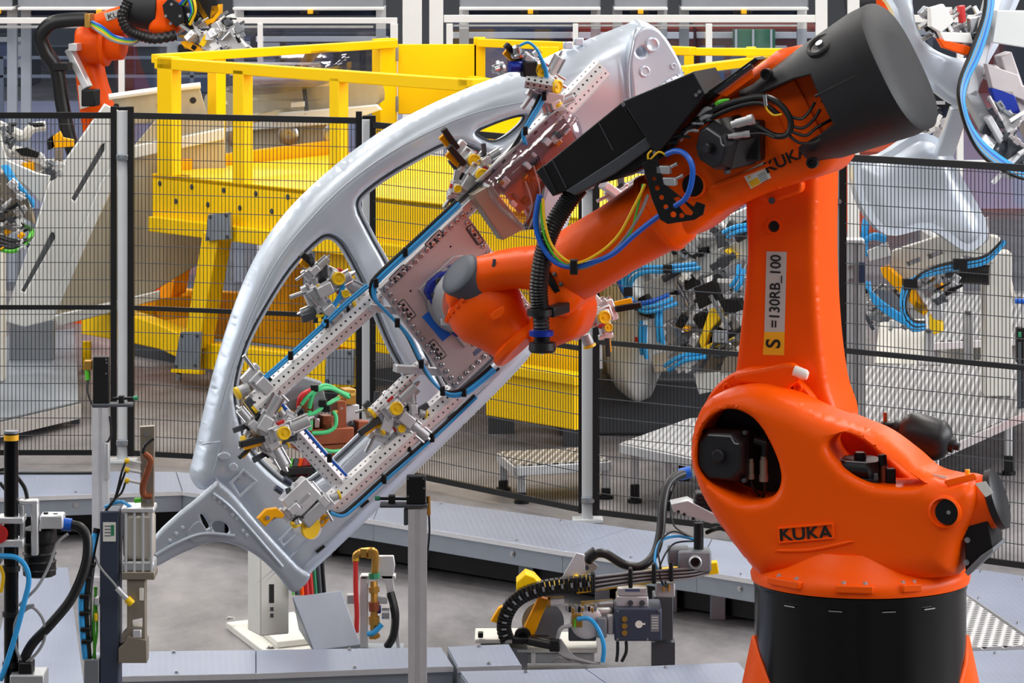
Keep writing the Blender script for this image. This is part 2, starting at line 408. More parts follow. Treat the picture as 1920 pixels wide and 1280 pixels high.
# back partition: white frame with clear panes, seen above everything
wb = bpy.data.objects.new('wall_back', None); COL.objects.link(wb); wb.location = (0, 32, 0); struct(wb, 'white framed clear partition across the hall'); WINV['wall_back'] = Matrix.Translation((0, -32, 0))
D = 32.0
def bar(x0, y0, x1, y1, d, t, m, name, parent, bev=.004):
    a, b = P(x0, y0, d), P(x1, y1, d); c = (a+b)/2
    return MB().box(c, (abs(b.x-a.x), t, abs(b.z-a.z))).build(name, m, parent, bev)
for (x0, y0, x1, y1) in ((-60, 33, 745, 44), (832, 28, 1545, 42), (1640, 28, 2000, 42)): bar(x0, y0, x1, y1, D, .06, 'white', 'rail', wb)
for (x0, y0, x1, y1) in ((-60, 48, 700, 53), (850, 46, 1500, 50)): bar(x0, y0, x1, y1, D, .04, 'alu_dull', 'rail', wb)
for x, wd in ((-20, 10), (228, 11), (488, 10), (739, 14), (773, 36), (818, 26), (843, 12), (1079, 10), (1329, 12), (1540, 22), (1600, 22), (1800, 12)):
    bar(x-wd/2, -40 if wd > 20 else 44, x+wd/2, 552, D-.01, .06, 'white', 'post', wb)
xs = (-20, 228, 488, 739); 
for a, b in list(zip(xs, xs[1:]))+[(843, 1079), (1079, 1329), (1329, 1540), (1600, 1800), (1800, 2000)]:
    bar(a+7, 54, b-7, 545, D+.02, .008, 'acrylic', 'pane', wb, 0)
bar(-60, 300, 2000, 306, D, .04, 'white', 'rail', wb)
# overhead conveyor boxes above the partition
for x0, x1, lab in ((-40, 30, 'short grey overhead conveyor casing at the left edge'), (40, 330, 'grey overhead conveyor casing behind the far orange robot'), (440, 722, 'grey overhead conveyor casing above the yellow guard rails'), (862, 1125, 'grey overhead conveyor casing right of the tall white posts'), (1150, 1250, 'short dark overhead conveyor casing over the silver fender'), (1275, 1512, 'grey overhead conveyor casing left of the black arm cover')):
    t = thing('overhead_conveyor', lab, 'conveyor', P((x0+x1)/2, 20, 33), 'overhead conveyor casings')
    bar(x0, -60, x1, 12, 33, .5, 'grey_mid', 'casing', t, .01)
    bar(x0, 12, x1, 17, 32.8, .5, 'white', 'edge_trim', t)
    for xx in (x0+8, x1-8):
        q = P(xx, 14, 33.1); MB().box(Vector((q.x, 33.15, q.z/2)), (.08, .08, q.z)).build('support_leg', 'white', t)
    bar(x0+6, 18, x1-6, 27, 33.4, .5, 'navy', 'roller_bed', t)
    bar((x0+x1)/2-18, 20, (x0+x1)/2+16, 27, 32.6, .1, 'black', 'sensor_box', t)
    bar((x0+x1)/2-4, 18, (x0+x1)/2+6, 26, 32.5, .1, 'label_yellow', 'sensor_face', t)
# machinery far behind the partition
random.seed(3)
def cabinet(x0, y0, x1, y1, d, m, label, dep=1.2, n=3):
    a, b = P(x0, y0, d), P(x1, y1, d); b.z = 0 if y1 == 0 else b.z
    t = thing('machine_cabinet', label, 'machine', ((a.x+b.x)/2, d, b.z), 'machines beyond the partition')
    MB().box(Vector(((a.x+b.x)/2, d+dep/2, (a.z+b.z)/2)), (b.x-a.x, dep, a.z-b.z)).build('body', m, t, .02)
    wd = (b.x-a.x)/n
    for i in range(n):
        MB().box(Vector((a.x+wd*(i+.5), d-.02, (a.z*.6+b.z*.4))), (wd*.8, .04, (a.z-b.z)*.5)).build('door', random.choice(['grey_mid', 'far_blue', 'white', 'grey_dark']), t, .01)
    MB().box(Vector(((a.x+b.x)/2, d-.05, a.z-.1)), (b.x-a.x, .06, .08)).build('cornice', 'white', t, .01)
cabinet(-60, 62, 60, 0, 62, 'grey_dark', 'dark grey machine far behind the left fence corner')
cabinet(250, 70, 470, 0, 60, 'far_blue', 'blue grey machine far behind the gap between robot and rails', n=4)
cabinet(480, 60, 730, 0, 58, 'navy', 'navy machine far behind the yellow guard rail', n=5)
cabinet(840, 50, 1075, 0, 48, 'navy', 'navy machine far behind the silver roof edge', n=4)
cabinet(1085, 50, 1300, 0, 47, 'far_red', 'dark red machine behind the clear partition above the fender', n=3)
cabinet(1305, 50, 1540, 0, 48, 'far_red', 'rust red machine behind the partition left of the black cover', n=4)
cabinet(1620, 45, 1930, 0, 52, 'grey_mid', 'pale grey machine far behind the swung gripper', n=5)
bar(1375, 55, 1452, 98, 47.76, .3, 'green', 'equipment_panel', None); tag(bpy.data.objects['equipment_panel'], 'green window panel beyond the partition beside the black cover', 'panel')
for x in (1380, 1412, 1446): bar(x-2, 55, x+2, 98, 47.58, .05, 'white', 'mullion', bpy.data.objects['equipment_panel'], 0)
# far low guard rail seen through the panes at the left
t = thing('guard_rail', 'long blue grey guard rail on the far walkway', 'rail', P(200, 200, 50))
for y in (105, 140): bar(-80, y, 560, y+6, 50, .06, 'galv', 'rail_bar', t)
for x in (3, 180, 360, 520): bar(x-4, 105, x+4, 262, 50, .06, 'galv', 'post', t)
t = thing('floor_walkway', 'pale lavender painted walkway across the far floor', 'walkway', P(300, 230, 52))
MB().add([(-12, 40, .006), (14, 40, .006), (14, 58, .006), (-12, 58, .006)], [(0, 1, 2, 3)]).build('painted_lane', 'conc_far', t, 0, 0)
# ================================================================ safety fence
POSTS = [(-215, 324, 2.02), (230, 324, 2.02), (689, 331, 2.0), (1102, 356, 2.0), (1564, 372, 2.0), (2000, 389, 2.0)]
def gpt(x, s): return Vector(((x-960)/s, F/s, 0))
plabel = ['', 'light grey fence post left of the yellow platform', 'light grey fence post seen through the door opening of the panel', 'light grey fence post behind the robot wrist hose', 'light grey fence post just right of the orange link arm']
for i, (x, s, zt) in enumerate(POSTS):
    if i in (0, 5): continue
    g = gpt(x, s); t = thing('fence_post', plabel[i], 'post', g, 'fence posts')
    MB().box(g+Vector((0, .02, zt/2+.01)), (.062, .06, zt+.02)).build('tube', 'post_grey', t, .006)
    MB().box(g+Vector((0, .02, .01)), (.16, .12, .02)).build('foot_plate', 'post_grey', t, .004)
    MB().box(g+Vector((0, .02, zt+.03)), (.058, .056, .02)).build('cap', 'black', t, .004)
    for zz in (.12, 1.77):
        b = MB().box(g+Vector((0, -.02, zz)), (.068, .03, .035)).build('clamp_bracket', 'galv', t, .004)
        MB().cyl(g+Vector((-.022, -.03, zz)), g+Vector((-.022, -.05, zz)), .012).build('bolt', 'steel', b)
        MB().cyl(g+Vector((.022, -.03, zz)), g+Vector((.022, -.05, zz)), .012).build('bolt', 'steel', b)
flabel = ['black wire mesh fence panel in front of the white sloped chute', 'black wire mesh fence panel in front of the yellow platform', 'black wire mesh fence panel behind the robot gripper plate', 'black wire mesh fence panel behind the orange link arm', 'black wire mesh fence panel at the right edge over the grip platform']
zmid = [.9, .9, .91, .955, 1.02]
for i in range(5):
    (xa, sa, za), (xb, sb, zb) = POSTS[i], POSTS[i+1]
    A, B = gpt(xa, sa), gpt(xb, sb); u = (B-A).normalized(); A = A+u*.052; B = B-u*.052; L = (B-A).length; Zv = Vector((0, 0, 1))
    t = thing('mesh_fence', flabel[i], 'fence', (A+B)/2, 'wire mesh fence panels')
    def hb(z, w=.02, h=.03, name='rail'):
        MB().beam(A+Zv*z, B+Zv*z, w, h).build(name, 'wire_black', t)
    hb(za-.01, h=.035); hb(zmid[i], h=.026); hb(.06, h=.03)
    for q in (A, B): MB().box(q+Zv*((za+.045)/2+.02), (.034, .03, za-.0)).build('stile', 'wire_black', t)
    wv = MB(); n = int(L/.0225)
    for k in range(1, n): 
        q = A+u*(L*k/n); wv.box(q+Zv*(za/2+.02), (.0034, .0034, za-.08))
    wv.build('upright_wires', 'wire_black', t, 0, 0, kind='stuff')
    wh = MB(); k = 1
    while .06+k*.1 < za-.02: 
        z = .06+k*.1; wh.beam(A+Zv*z-Vector((0, .004, 0)), B+Zv*z-Vector((0, .004, 0)), .004, .004); k += 1
    wh.build('cross_wires', 'grey_dark', t, 0, 0, kind='stuff')
# ================================================================ cable ducts round the cell
def bolt(p, m, parent, r=.008, up=Vector((0, 0, 1)), name='bolt'):
    return MB().lathe(p, up, [(0, r*1.6), (.003, r*1.6), (.003, r), (.009, r)], 8).build(name, m, parent)
def duct(name, label, front, back, z, h, seams, legs=True, drop=0.0, boltrow=True):
    fr = [G(x, y, z) for x, y in front]; bk = [G(x, y, z) for x, y in back]
    c = sum(fr, Vector())/len(fr); t = thing(name, label, 'duct', (c.x, c.y, 0), 'sheet metal cable ducts')
    for i in range(len(fr)-1):
        a, b, c2, d2 = fr[i], fr[i+1], bk[i+1], bk[i]
        u = (b-a).normalized()*.002; u2 = (c2-d2).normalized()*.002
        top = [a+u, b-u, c2-u2, d2+u2]
        MB().prism([p.copy() for p in top], Vector((0, 0, -.008))).build('cover_plate', 'tear_plate', t, .002, 0)
        dn = Vector((0, 0, -.0085)); ins = lambda p, q: p+(q-p).normalized()*.015
        MB().prism([ins(a, d2)+dn, ins(b, c2)+dn, ins(c2, b)+dn, ins(d2, a)+dn], Vector((0, 0, -h))).build('tray', 'galv', t, .003, 0)
        nn = (b-a).cross(Vector((0, 0, 1))).normalized()
        MB().beam(a+Vector((0, 0, -.012)), b+Vector((0, 0, -.012)), .004, .022).build('edge_lip', 'alu', t)
        L = (b-a).length; k = max(1, int(L/.55))
        for j in range(k):
            p = a.lerp(b, (j+.5)/k)+Vector((0, 0, -h*.55)); q = ins(a, d2)-a
            bolt(p+q+nn*.001, 'steel', t, .009, nn)
            tp = a.lerp(b, (j+.5)/k).lerp(d2.lerp(c2, (j+.5)/k), .08); bolt(tp, 'steel', t, .006)
            tp = a.lerp(b, (j+.5)/k).lerp(d2.lerp(c2, (j+.5)/k), .92); bolt(tp, 'steel', t, .006)
        if legs:
            MB().prism([a.lerp(d2, .3)+Vector((0, 0, -h-.012)), b.lerp(c2, .3)+Vector((0, 0, -h-.012)), b.lerp(c2, .92)+Vector((0, 0, -h-.012)), a.lerp(d2, .92)+Vector((0, 0, -h-.012))], Vector((0, 0, -(z-h-.03)))).build('shade_filler', 'black', t, 0, 0)  # solid black filler added under the tray to stand for the shade there
            for f in (.2, .75):
                p = a.lerp(b, f).lerp(d2.lerp(c2, f), .25); MB().box(Vector((p.x, p.y, (z-h-.009)/2)), (.07, .05, z-h-.009)).build('leg', 'galv', t, .003)
    return t
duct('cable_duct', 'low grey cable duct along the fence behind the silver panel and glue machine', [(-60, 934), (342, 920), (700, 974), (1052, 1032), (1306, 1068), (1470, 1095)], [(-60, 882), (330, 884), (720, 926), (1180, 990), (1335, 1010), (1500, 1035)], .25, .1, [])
duct('cable_duct', 'grey cable duct along the bottom edge left of the upright profile', [(182, 1268), (480, 1262), (850, 1248)], [(170, 1222), (480, 1218), (828, 1213)], .25, .2, [], False)
duct('cable_duct', 'grey duct cover plate right of the upright profile at the bottom', [(858, 1250), (978, 1246)], [(838, 1212), (955, 1207)], .25, .2, [], False)
duct('cable_duct', 'grey cable duct under the glue machine at the bottom edge', [(905, 1320), (1185, 1314), (1440, 1308)], [(862, 1258), (1098, 1253), (1385, 1241)], .25, .2, [], False)
duct('cable_duct', 'tread plate covered floor duct at the bottom left behind the black pole', [(-40, 1330), (165, 1330)], [(30, 1066), (128, 1063)], .12, .1, [], False)
duct('cable_duct', 'tread plate covered floor duct at the lower right behind the robot drum', [(1760, 1300), (1990, 1300)], [(1740, 1222), (1990, 1216)], .2, .18, [], False)
duct('cable_duct', 'broad tread plate floor cover right of the robot drum', [(1800, 1103), (1946, 1203), (1990, 1206)], [(1800, 1062), (1960, 1085), (1990, 1092)], .2, .18, [], False)
o = MB().prism([G(1800, 1109, .2), G(1940, 1208, .2), G(1742, 1218, .2)], Vector((0, 0, -.2))).build('grip_plate_strip', 'grip_plate', None, 0, 0)
tag(o, 'triangular perforated grip plate beside the robot drum', 'floor plate')
# ================================================================ grip plate platforms behind the fence
def platform(label, poly, z, legpts, th=.05, m='grip_plate'):
    pts = [G(x, y, z) for x, y in poly]; c = sum(pts, Vector())/len(pts); t = thing('work_platform', label, 'platform', (c.x, c.y, 0), 'low perforated work platforms')
    MB().prism(pts, Vector((0, 0, -.006))).build('grip_deck', m, t, 0, 0)
    for i in range(len(pts)):
        a, b = pts[i], pts[(i+1) % len(pts)]
        MB().beam(a+Vector((0, 0, -.008-th/2)), b+Vector((0, 0, -.008-th/2)), .03, th).build('frame_rail', 'alu', t, .003)
    for x, y in legpts:
        p = G(x, y, z); zz = z-.008-th
        MB().box(Vector((p.x, p.y, zz/2)), (.045, .045, zz)).build('leg', 'alu', t, .004)
        MB().box(Vector((p.x, p.y-.03, zz*.2)), (.05, .02, zz*.36)).build('leveling_bracket', 'black', t, .003)
        MB().cyl(Vector((p.x, p.y-.03, 0)), Vector((p.x, p.y-.03, .02)), .04).build('foot', 'black', t)
platform('small perforated step platform behind the centre fence post', [(968, 872), (1142, 862), (1104, 838), (936, 846)], .21, [(978, 869), (1136, 861), (1098, 843), (944, 847)])
platform('perforated platform wrapping behind the robot column', [(1166, 829), (1300, 856), (1460, 868), (1460, 770), (1292, 784)], .32, [(1190, 830), (1252, 842), (1440, 860), (1280, 792)])
platform('large perforated platform right of the robot behind the fence', [(1590, 870), (1738, 850), (1960, 752), (1960, 668), (1590, 688)], .34, [(1752, 838), (1890, 776), (1608, 862)])
platform('far perforated walkway at the right edge behind the blue hoses', [(1745, 640), (1960, 628), (1960, 548), (1735, 556)], .3, [(1755, 634), (1900, 626)])
t = thing('work_platform', 'plain grey deck left of the fence post with bright sheen', 'platform', G(60, 760, .16))
pts = [G(-60, 800, .15), G(148, 752, .15), G(140, 615, .15), G(-60, 640, .15)]
MB().prism(pts, Vector((0, 0, -.01))).build('deck', 'galv', t, 0, 0)
MB().beam(pts[0]+Vector((0, 0, -.06)), pts[1]+Vector((0, 0, -.06)), .03, .09).build('frame_rail', 'alu', t)
for x, y in ((10, 784), (80, 768), (140, 756)):
    p = G(x, y-6, .15); MB().box(Vector((p.x, p.y+.05, .025)), (.05, .05, .05)).build('leg', 'grey_dark', t)
o = MB().box(G(60, 886, .256), (.75, .04, .01)).build('rubber_strip', 'rubber', None, .002); tag(o, 'thin black rubber strip lying on the left cable duct', 'strip')
# ================================================================ the large orange robot
RB = Plane(P(1613, 1085, 15.0), -R(18))
rb = thing('industrial_robot', 'large orange and black jointed robot in the foreground holding the gripper', 'robot', (RB.p.x, RB.p.y, 0))
ax = Vector((RB.p.x, RB.p.y, 0)); Z = Vector((0, 0, 1)); zr = RB.p.z
MB().lathe(ax, Z, [(.30, .396), (zr-.03, .396), (zr-.02, .40), (zr-.005, .40), (zr-.005, .1)], 72).build('drum', 'drum_black', rb)
MB().lathe(ax, Z, [(0, .56), (.04, .56), (.06, .52), (.22, .45), (.40, .4055), (.40, .39)], 72).build('base_skirt', 'orange', rb)
for a in (200, 245, 290, 335): 
    q = ax+Vector((cos(R(a)), sin(R(a)), 0))*.55; MB().box(q+Z*.03, (.14, .12, .06), R(a)).build('base_foot', 'orange', rb, .01)
for sg in (-1, 1):                                      # cast shoulders of the base at both sides of the drum
    dv = Vector((sg, -.04, 0)).normalized(); tv = Vector((-dv.y, dv.x, 0)); rings = []
    for t_, zt in ((-.30, .30), (-.22, .38), (-.12, .50), (0, .585), (.12, .50), (.22, .38), (.30, .30)):
        rr = math.sqrt(max(0, .399**2-t_**2)); rings.append([ax+dv*(rr-.02)+tv*t_+Z*.02, ax+dv*(rr+.10)+tv*t_+Z*.02, ax+dv*(rr+.045)+tv*t_+Z*(zt*.7), ax+dv*(rr+.008)+tv*t_+Z*zt, ax+dv*(rr-.02)+tv*t_+Z*zt])
    mb = MB(); n_ = len(rings); mb.add([p for r in rings for p in r], [(i*5+k, i*5+(k+1) % 5, i*5+5+(k+1) % 5, i*5+5+k) for i in range(n_-1) for k in range(5)]+[list(range(5))[::-1], [(n_-1)*5+k for k in range(5)]])
    o = mb.build('base_shoulder', 'orange', rb, .006); bm2 = bmesh.new(); bm2.from_mesh(o.data); bmesh.ops.recalc_face_normals(bm2, faces=bm2.faces); bm2.to_mesh(o.data); bm2.free()
for a in (225, 252, 280, 304):
    q = ax+Vector((cos(R(a)), sin(R(a)), 0))*.402; MB().box(q+Z*(zr-.05), (.004, .05, .004), R(a)).build('rim_slot', 'steel', rb)
# turntable flange with clamped tabs
MB().lathe(ax, Z, [(zr, .30), (zr, .408), (zr+.022, .412), (zr+.05, .40), (zr+.075, .36), (zr+.14, .31)], 72).build('turntable_flange', 'orange', rb)
for a, wd in ((222, .16), (262, .14), (292, .08)):
    q = ax+Vector((cos(R(a)), sin(R(a)), 0))*.385
    tb = MB().box(q+Z*(zr+.035), (.07, wd, .03), R(a)).build('flange_tab', 'orange', rb, .006)
    for k in (-1, 1):
        bolt(q+Vector((-sin(R(a)), cos(R(a)), 0))*wd*.28*k+Z*(zr+.05), 'alu_dull', tb, .009)
# column casting
W1 = .30
colo = [(1412, 1072), (1330, 962), (1294, 878), (1295, 812), (1316, 758), (1362, 733), (1420, 728), (1480, 747), (1545, 778), (1640, 812), (1700, 853), (1742, 888), (1785, 900), (1812, 902), (1828, 912), (1834, 932), (1830, 960), (1814, 992), (1800, 1025), (1792, 1080, 1), (1700, 1094), (1560, 1096), (1450, 1082, 1)]
hA = [(1307, 860), (1312, 812), (1338, 777), (1376, 765), (1418, 785), (1448, 830), (1466, 880), (1463, 914), (1442, 934), (1400, 938), (1352, 917), (1320, 892)]
hB = [(1556, 840), (1563, 818), (1590, 809), (1622, 822), (1682, 866), (1722, 895), (1735, 907), (1700, 911), (1640, 905), (1590, 880)]
puff(RB, 'column_side', colo, W1, .25, 'orange', rb, [hA, hB], .10, .035)
puff(RB, 'column_core', [(1430, 1072), (1350, 962), (1322, 875), (1324, 825), (1342, 788), (1374, 766), (1420, 758), (1480, 772), (1545, 800), (1610, 830), (1650, 866), (1690, 902), (1730, 922), (1765, 940), (1768, 1000), (1760, 1080, 1), (1700, 1090), (1560, 1092), (1450, 1082, 1)], .06, .30, 'orange', rb, [], .03, .02, tw=.2)
pplate(RB, 'motor_pocket', hA, .075, .02, 'black', rb, [], .002, 5, tw=W1)
# embossed frame and name plate on the column
def quadpx(pl, x0, y0, x1, y1, rot, w, name, m, parent, th=.003, bev=.001, cx=None):
    c = pl.uv((x0+x1)/2, (y0+y1)/2, w); sc = (pl.px(961, 600, w)-pl.px(960, 600, w)).length
    hw, hh = (x1-x0)/2*sc, (y1-y0)/2*sc; r = [(c[0]+a*cos(rot)-b*sin(rot), c[1]+a*sin(rot)+b*cos(rot)) for a, b in ((-hw, -hh), (hw, -hh), (hw, hh), (-hw, hh))]
    return put(plate2d(name, r, [], th, bev, pl.mat(w+th/2), 1), name, m, parent)
def textpx(pl, body, x, y, hpx, rot, w, name, m, parent, sx=1.0, bold=0, ext=.0012):
    c = pl.uv(x, y, w); sc = (pl.px(961, 600, w)-pl.px(960, 600, w)).length
    return put(text_mesh(name, body, hpx*sc*1.38, pl.mat(w) @ Matrix.Translation((c[0], c[1], 0)) @ Matrix.Rotation(rot, 4, 'Z'), ext, sx, bold), name, m, parent)
fr = pplate(RB, 'name_panel', [(1457, 989), (1562, 980), (1564, 1010), (1459, 1019)], W1+.008, .02, 'orange', rb, [[(1461, 992), (1559, 984), (1560, 1007), (1462, 1016)]], .002)
textpx(RB, 'KUKA', 1510, 1000.5, 23, R(5), W1+.002, 'lettering', 'ink', fr, 1.12, .0012)
pplate(RB, 'cast_rib', [(1460, 1030), (1520, 1028), (1590, 1014), (1592, 1019), (1520, 1034), (1460, 1035)], W1+.006, .02, 'orange', rb, [], .004, 3)
# first motor in the round pocket
def motor(name, c, axis, up, size, L, parent, mcap='motor_black'):
    """square servo motor: body, ribbed cover, boss, screws"""
    axis = axis.normalized(); a, b = frame_of(axis, up); s = size/2
    def ring(k, t, ch): return [c+axis*t+a*x*k+b*y*k for x, y in ((s-ch, -s), (s, -s+ch), (s, s-ch), (s-ch, s), (-s+ch, s), (-s, s-ch), (-s, -s+ch), (-s+ch, -s))]
    mb = MB()
    def loft(rs):
        n0 = [p for r in rs for p in r]; fs = []
        for i in range(len(rs)-1):
            for k in range(8): fs.append((i*8+k, i*8+(k+1) % 8, i*8+8+(k+1) % 8, i*8+8+k))
        fs.append(list(range(8))[::-1]); fs.append([(len(rs)-1)*8+k for k in range(8)]); mb.add(n0, fs)
    loft([ring(1, 0, s*.25), ring(1, L*.72, s*.25), ring(1, L*.72, s*.25), ring(.97, L*.74, s*.3), ring(.95, L*.92, s*.45), ring(.86, L, s*.5)])
    o = mb.build(name, mcap, parent, .003)
    MB().lathe(c+axis*L, axis, [(0, s*.27), (.02, s*.26), (.025, s*.2)], 18).build('boss', mcap, o)
    for x in (-1, 1):
        for y in (-1, 1): MB().lathe(c+axis*L*.72+a*x*s*.93+b*y*s*.93, axis, [(0, s*.1), (.02, s*.1), (.024, s*.06)], 8).build('screw', 'grey_dark', o)
    pts = [c+axis*(L*1.002)+a*x*s+b*y*s for x, y in ((-.5, .78), (.45, .78), (.62, .52), (.8, .5))]
    MB().tube(pts, .004, 6, 1).build('cover_rib', 'grey_mid', o)
    return o
def connector(p, d, L, r, parent, m='bronze_grey'):
    d = d.normalized()
    o = MB().lathe(p, d, [(0, r*.8), (L*.2, r*.8), (L*.2, r), (L*.75, r), (L*.75, r*1.15), (L, r*1.15)], 14).build('connector', m, parent)
    return o
motor('shoulder_motor', RB.px(1378, 848, .10), RB.N+Vector((-.12, 0, .06)), Z, .19, .16, rb)
connector(RB.px(1408, 860, .2), -Z, .075, .012, rb); connector(RB.px(1432, 852, .2), -Z, .10, .015, rb)
MB().tube([RB.px(1408, 898, .2), RB.px(1412, 915, .2), RB.px(1425, 930, .17)], .005).build('motor_lead', 'black', rb)
MB().tube([RB.px(1432, 898, .2), RB.px(1434, 915, .2), RB.px(1430, 934, .17)], .007).build('motor_lead', 'black', rb)
MB().cyl(RB.px(1415, 825, .2), RB.px(1438, 832, .2), .016).build('elbow_plug', 'black', rb); MB().cyl(RB.px(1435, 828, .2), RB.px(1433, 855, .2), .015).build('elbow_plug', 'black', rb)
# second motor standing in the top pocket
motor('turn_motor', RB.px(1612, 960, .17), Z+Vector((0, -.06, 0)), RB.N, .17, .20, rb)
connector(RB.px(1656, 870, .2), -Z, .09, .014, rb, 'copper'); MB().box(RB.px(1670, 898, .19), (.035, .04, .08)).build('junction_box', 'black', rb, .004)
MB().cyl(RB.px(1656, 872, .2), RB.px(1654, 852, .2), .016).build('elbow_plug', 'black', rb)
# link arm
lk = [(1440, 322, 1), (1400, 366), (1400, 480), (1388, 610), (1374, 715), (1345, 800), (1350, 900, 1), (1520, 900, 1), (1572, 805), (1553, 722), (1540, 620), (1533, 480), (1535, 310, 1)]
puff(RB, 'link_arm', lk, .02, .34, 'orange', rb, [], .035, .03)
cA = RB.px(1405, 850, .0)
MB().lathe(RB.px(1434, 806, .01), RB.N, [(0, .244), (.03, .244), (.045, .234), (.045, .16), (.03, .15)], 64).build('shoulder_ring', 'orange', rb)
for a in (14, 33, 52, 72, 93, 113, 133, 152):
    p = RB.px(1434, 806, .05)+(RB.U*cos(R(a))+RB.V*sin(R(a)))*.212
    b_ = MB().lathe(p, RB.N, [(0, .019), (.014, .019), (.018, .015), (.018, .009), (.010, .009)], 14).build('ring_bolt', 'orange', rb)
pplate(RB, 'stop_block', [(1382, 718), (1380, 700), (1430, 690), (1470, 682), (1490, 685), (1502, 705), (1468, 735), (1440, 728), (1410, 722)], .10, .055, 'orange', rb, [], .015, 3)
MB().lathe(RB.px(1489, 695, .085), RB.px(1516, 705, .085)-RB.px(1489, 695, .085), [(0, .022), (.045, .021), (.055, .015)], 18).build('bumper', 'pink_white', rb)
MB().lathe(RB.px(1452, 424, .012), RB.N, [(0, .03), (.012, .03), (.012, .022), (.006, .022)], 20).build('cast_hole_rim', 'orange', rb)
MB().lathe(RB.px(1452, 424, .02), RB.N, [(0, .020), (.0045, .020)], 20).build('cast_hole', 'black', rb)
# asset label on the link arm
wl = .0205
lab = pplate(RB, 'asset_label', [(1437, 471), (1475, 472), (1471, 622), (1433, 622)], wl+.001, .001, 'label_grey', rb, [], .0002)
pplate(RB, 'label_field', [(1433, 622), (1471, 622), (1470, 666), (1430, 665)], wl+.001, .001, 'label_yellow', lab, [], .0002)
textpx(RB, '=130RB_100', 1454, 546, 19, R(88.6), wl+.002, 'lettering', 'ink', lab, .93, .0005)
textpx(RB, 'S', 1451, 644, 26, R(88.6), wl+.002, 'lettering', 'ink', lab, 1.0, .0012)
# forearm housing
Wa = .30
arm = [(1462, 92), (1432, 112), (1380, 150), (1312, 200), (1246, 262), (1205, 318), (1212, 385), (1238, 440), (1262, 452), (1300, 438), (1352, 400), (1420, 368), (1500, 342), (1556, 318), (1590, 240), (1580, 130), (1520, 90)]
puff(RB, 'forearm_housing', arm, Wa, .34, 'orange', rb, [], .08, .03)
MB().lathe(RB.px(1300, 347, Wa-.004), RB.N, [(0, .052), (.012, .05), (.016, .043), (.006, .041)], 30).build('bearing_rim', 'orange', rb)
MB().lathe(RB.px(1300, 347, Wa), RB.N, [(0, .04), (.0075, .04)], 30).build('bearing_hole', 'black', rb)
pplate(RB, 'cast_bracket', [(1372, 358), (1440, 352), (1490, 338), (1503, 342), (1502, 358), (1488, 366), (1450, 378), (1425, 374), (1420, 364), (1374, 366)], .09, .06, 'orange', rb, [], .012, 3)
MB().cyl(RB.px(1447, 376, .06), RB.px(1447, 376, .12), .013).build('bracket_screw', 'grey_dark', rb)
pplate(RB, 'stiffening_rib', [(1330, 348), (1440, 305), (1445, 311), (1335, 355)], Wa+.008, .02, 'orange', rb, [], .004)
textpx(RB, 'KUKA', 1474, 299, 20, R(25), Wa+.001, 'lettering', 'ink', rb, 1.15, .001, .0016)
lab = pplate(RB, 'warning_label', [(1391, 324), (1432, 303), (1446, 333), (1408, 354)], Wa+.0012, .001, 'label_white', rb, [], .0002)
pplate(RB, 'label_field', [(1403, 341), (1420, 332), (1426, 343), (1410, 352)], Wa+.002, .001, 'label_yellow', lab, [], .0002)
for k in range(5):
    pplate(RB, 'label_line', [(1420+k*1.6, 329+k*3.2), (1434+k*1.6, 322+k*3.2), (1434.6+k*1.6, 323.2+k*3.2), (1420.6+k*1.6, 330.2+k*3.2)], Wa+.002, .0006, 'grey_mid', lab, [], .0001)
for x, y, r in ((1414, 320, 3), (1421, 317, 2.4), (1428, 313, 2.4)): MB().lathe(RB.px(x, y, Wa+.0015), RB.N, [(0, r*.002), (.0012, r*.002)], 10).build('label_mark', 'grey_blue', lab)
pplate(RB, 'warning_mark', [(1401, 333), (1407, 329), (1407, 335)], Wa+.0022, .0006, 'label_yellow', lab, [], .0001)
# in-line arm tube, wrist ring
Wm = .19
pA, pB = RB.px(1262, 384, Wm), RB.px(1052, 512, Wm); dA = pB-pA; LA = dA.length
MB().lathe(pA, dA, [(-.03, .13), (.0, .15), (.05, .155), (.055, .146), (.12, .143), (LA*.5, .135), (LA*.8, .138), (LA*.93, .134), (LA, .12)], 48).build('arm_tube', 'orange', rb)
MB().lathe(pA+dA*.1, dA, [(0, .158), (.02, .158)], 48).build('tube_collar', 'orange', rb)
MB().lathe(pB, dA, [(-.005, .122), (.0, .135), (.022, .135), (.026, .12)], 40).build('wrist_seal', 'rubber', rb)
for k in range(18):
    a, b = frame_of(dA.normalized()); q = pB-dA.normalized()*.012+(a*cos(k*pi/9)+b*sin(k*pi/9))*.128
    MB().lathe(q, -dA.normalized(), [(0, .009), (.012, .009)], 6).build('wrist_screw', 'grey_dark', rb)
# wrist: hood, swivel housing, flange
hood = [(1052, 452), (1000, 466), (930, 474), (880, 486), (848, 508), (832, 545), (834, 572), (850, 584), (885, 572), (935, 548), (975, 544), (1005, 556), (1030, 590), (1062, 596), (1088, 560), (1085, 490)]
puff(RB, 'wrist_hood', hood, .31, .26, 'orange', rb, [], .085, .03, g=.01)
MB().lathe(RB.px(872, 522, .25), RB.N*.62-RB.U*.5+RB.V*.6, [(-.06, .088), (.032, .088), (.040, .08), (.046, .05), (.048, .001)], 40).build('hood_cap', 'cap_grey', rb)
puff(RB, 'wrist_fork', [(1010, 560), (1070, 540), (1096, 580), (1080, 630), (1040, 650), (1000, 660), (985, 620)], .24, .2, 'orange', rb, [], .07, .03, g=.01)
sw0, sw1 = RB.px(893, 560, .16), RB.px(972, 648, .16); ds = sw1-sw0
MB().lathe(sw0, ds, [(-.05, .09), (-.02, .135), (.03, .148), (.09, .145), (.14, .12), (ds.length-.03, .098), (ds.length-.02, .112), (ds.length, .112), (ds.length+.012, .1)], 44).build('swivel_housing', 'orange', rb)
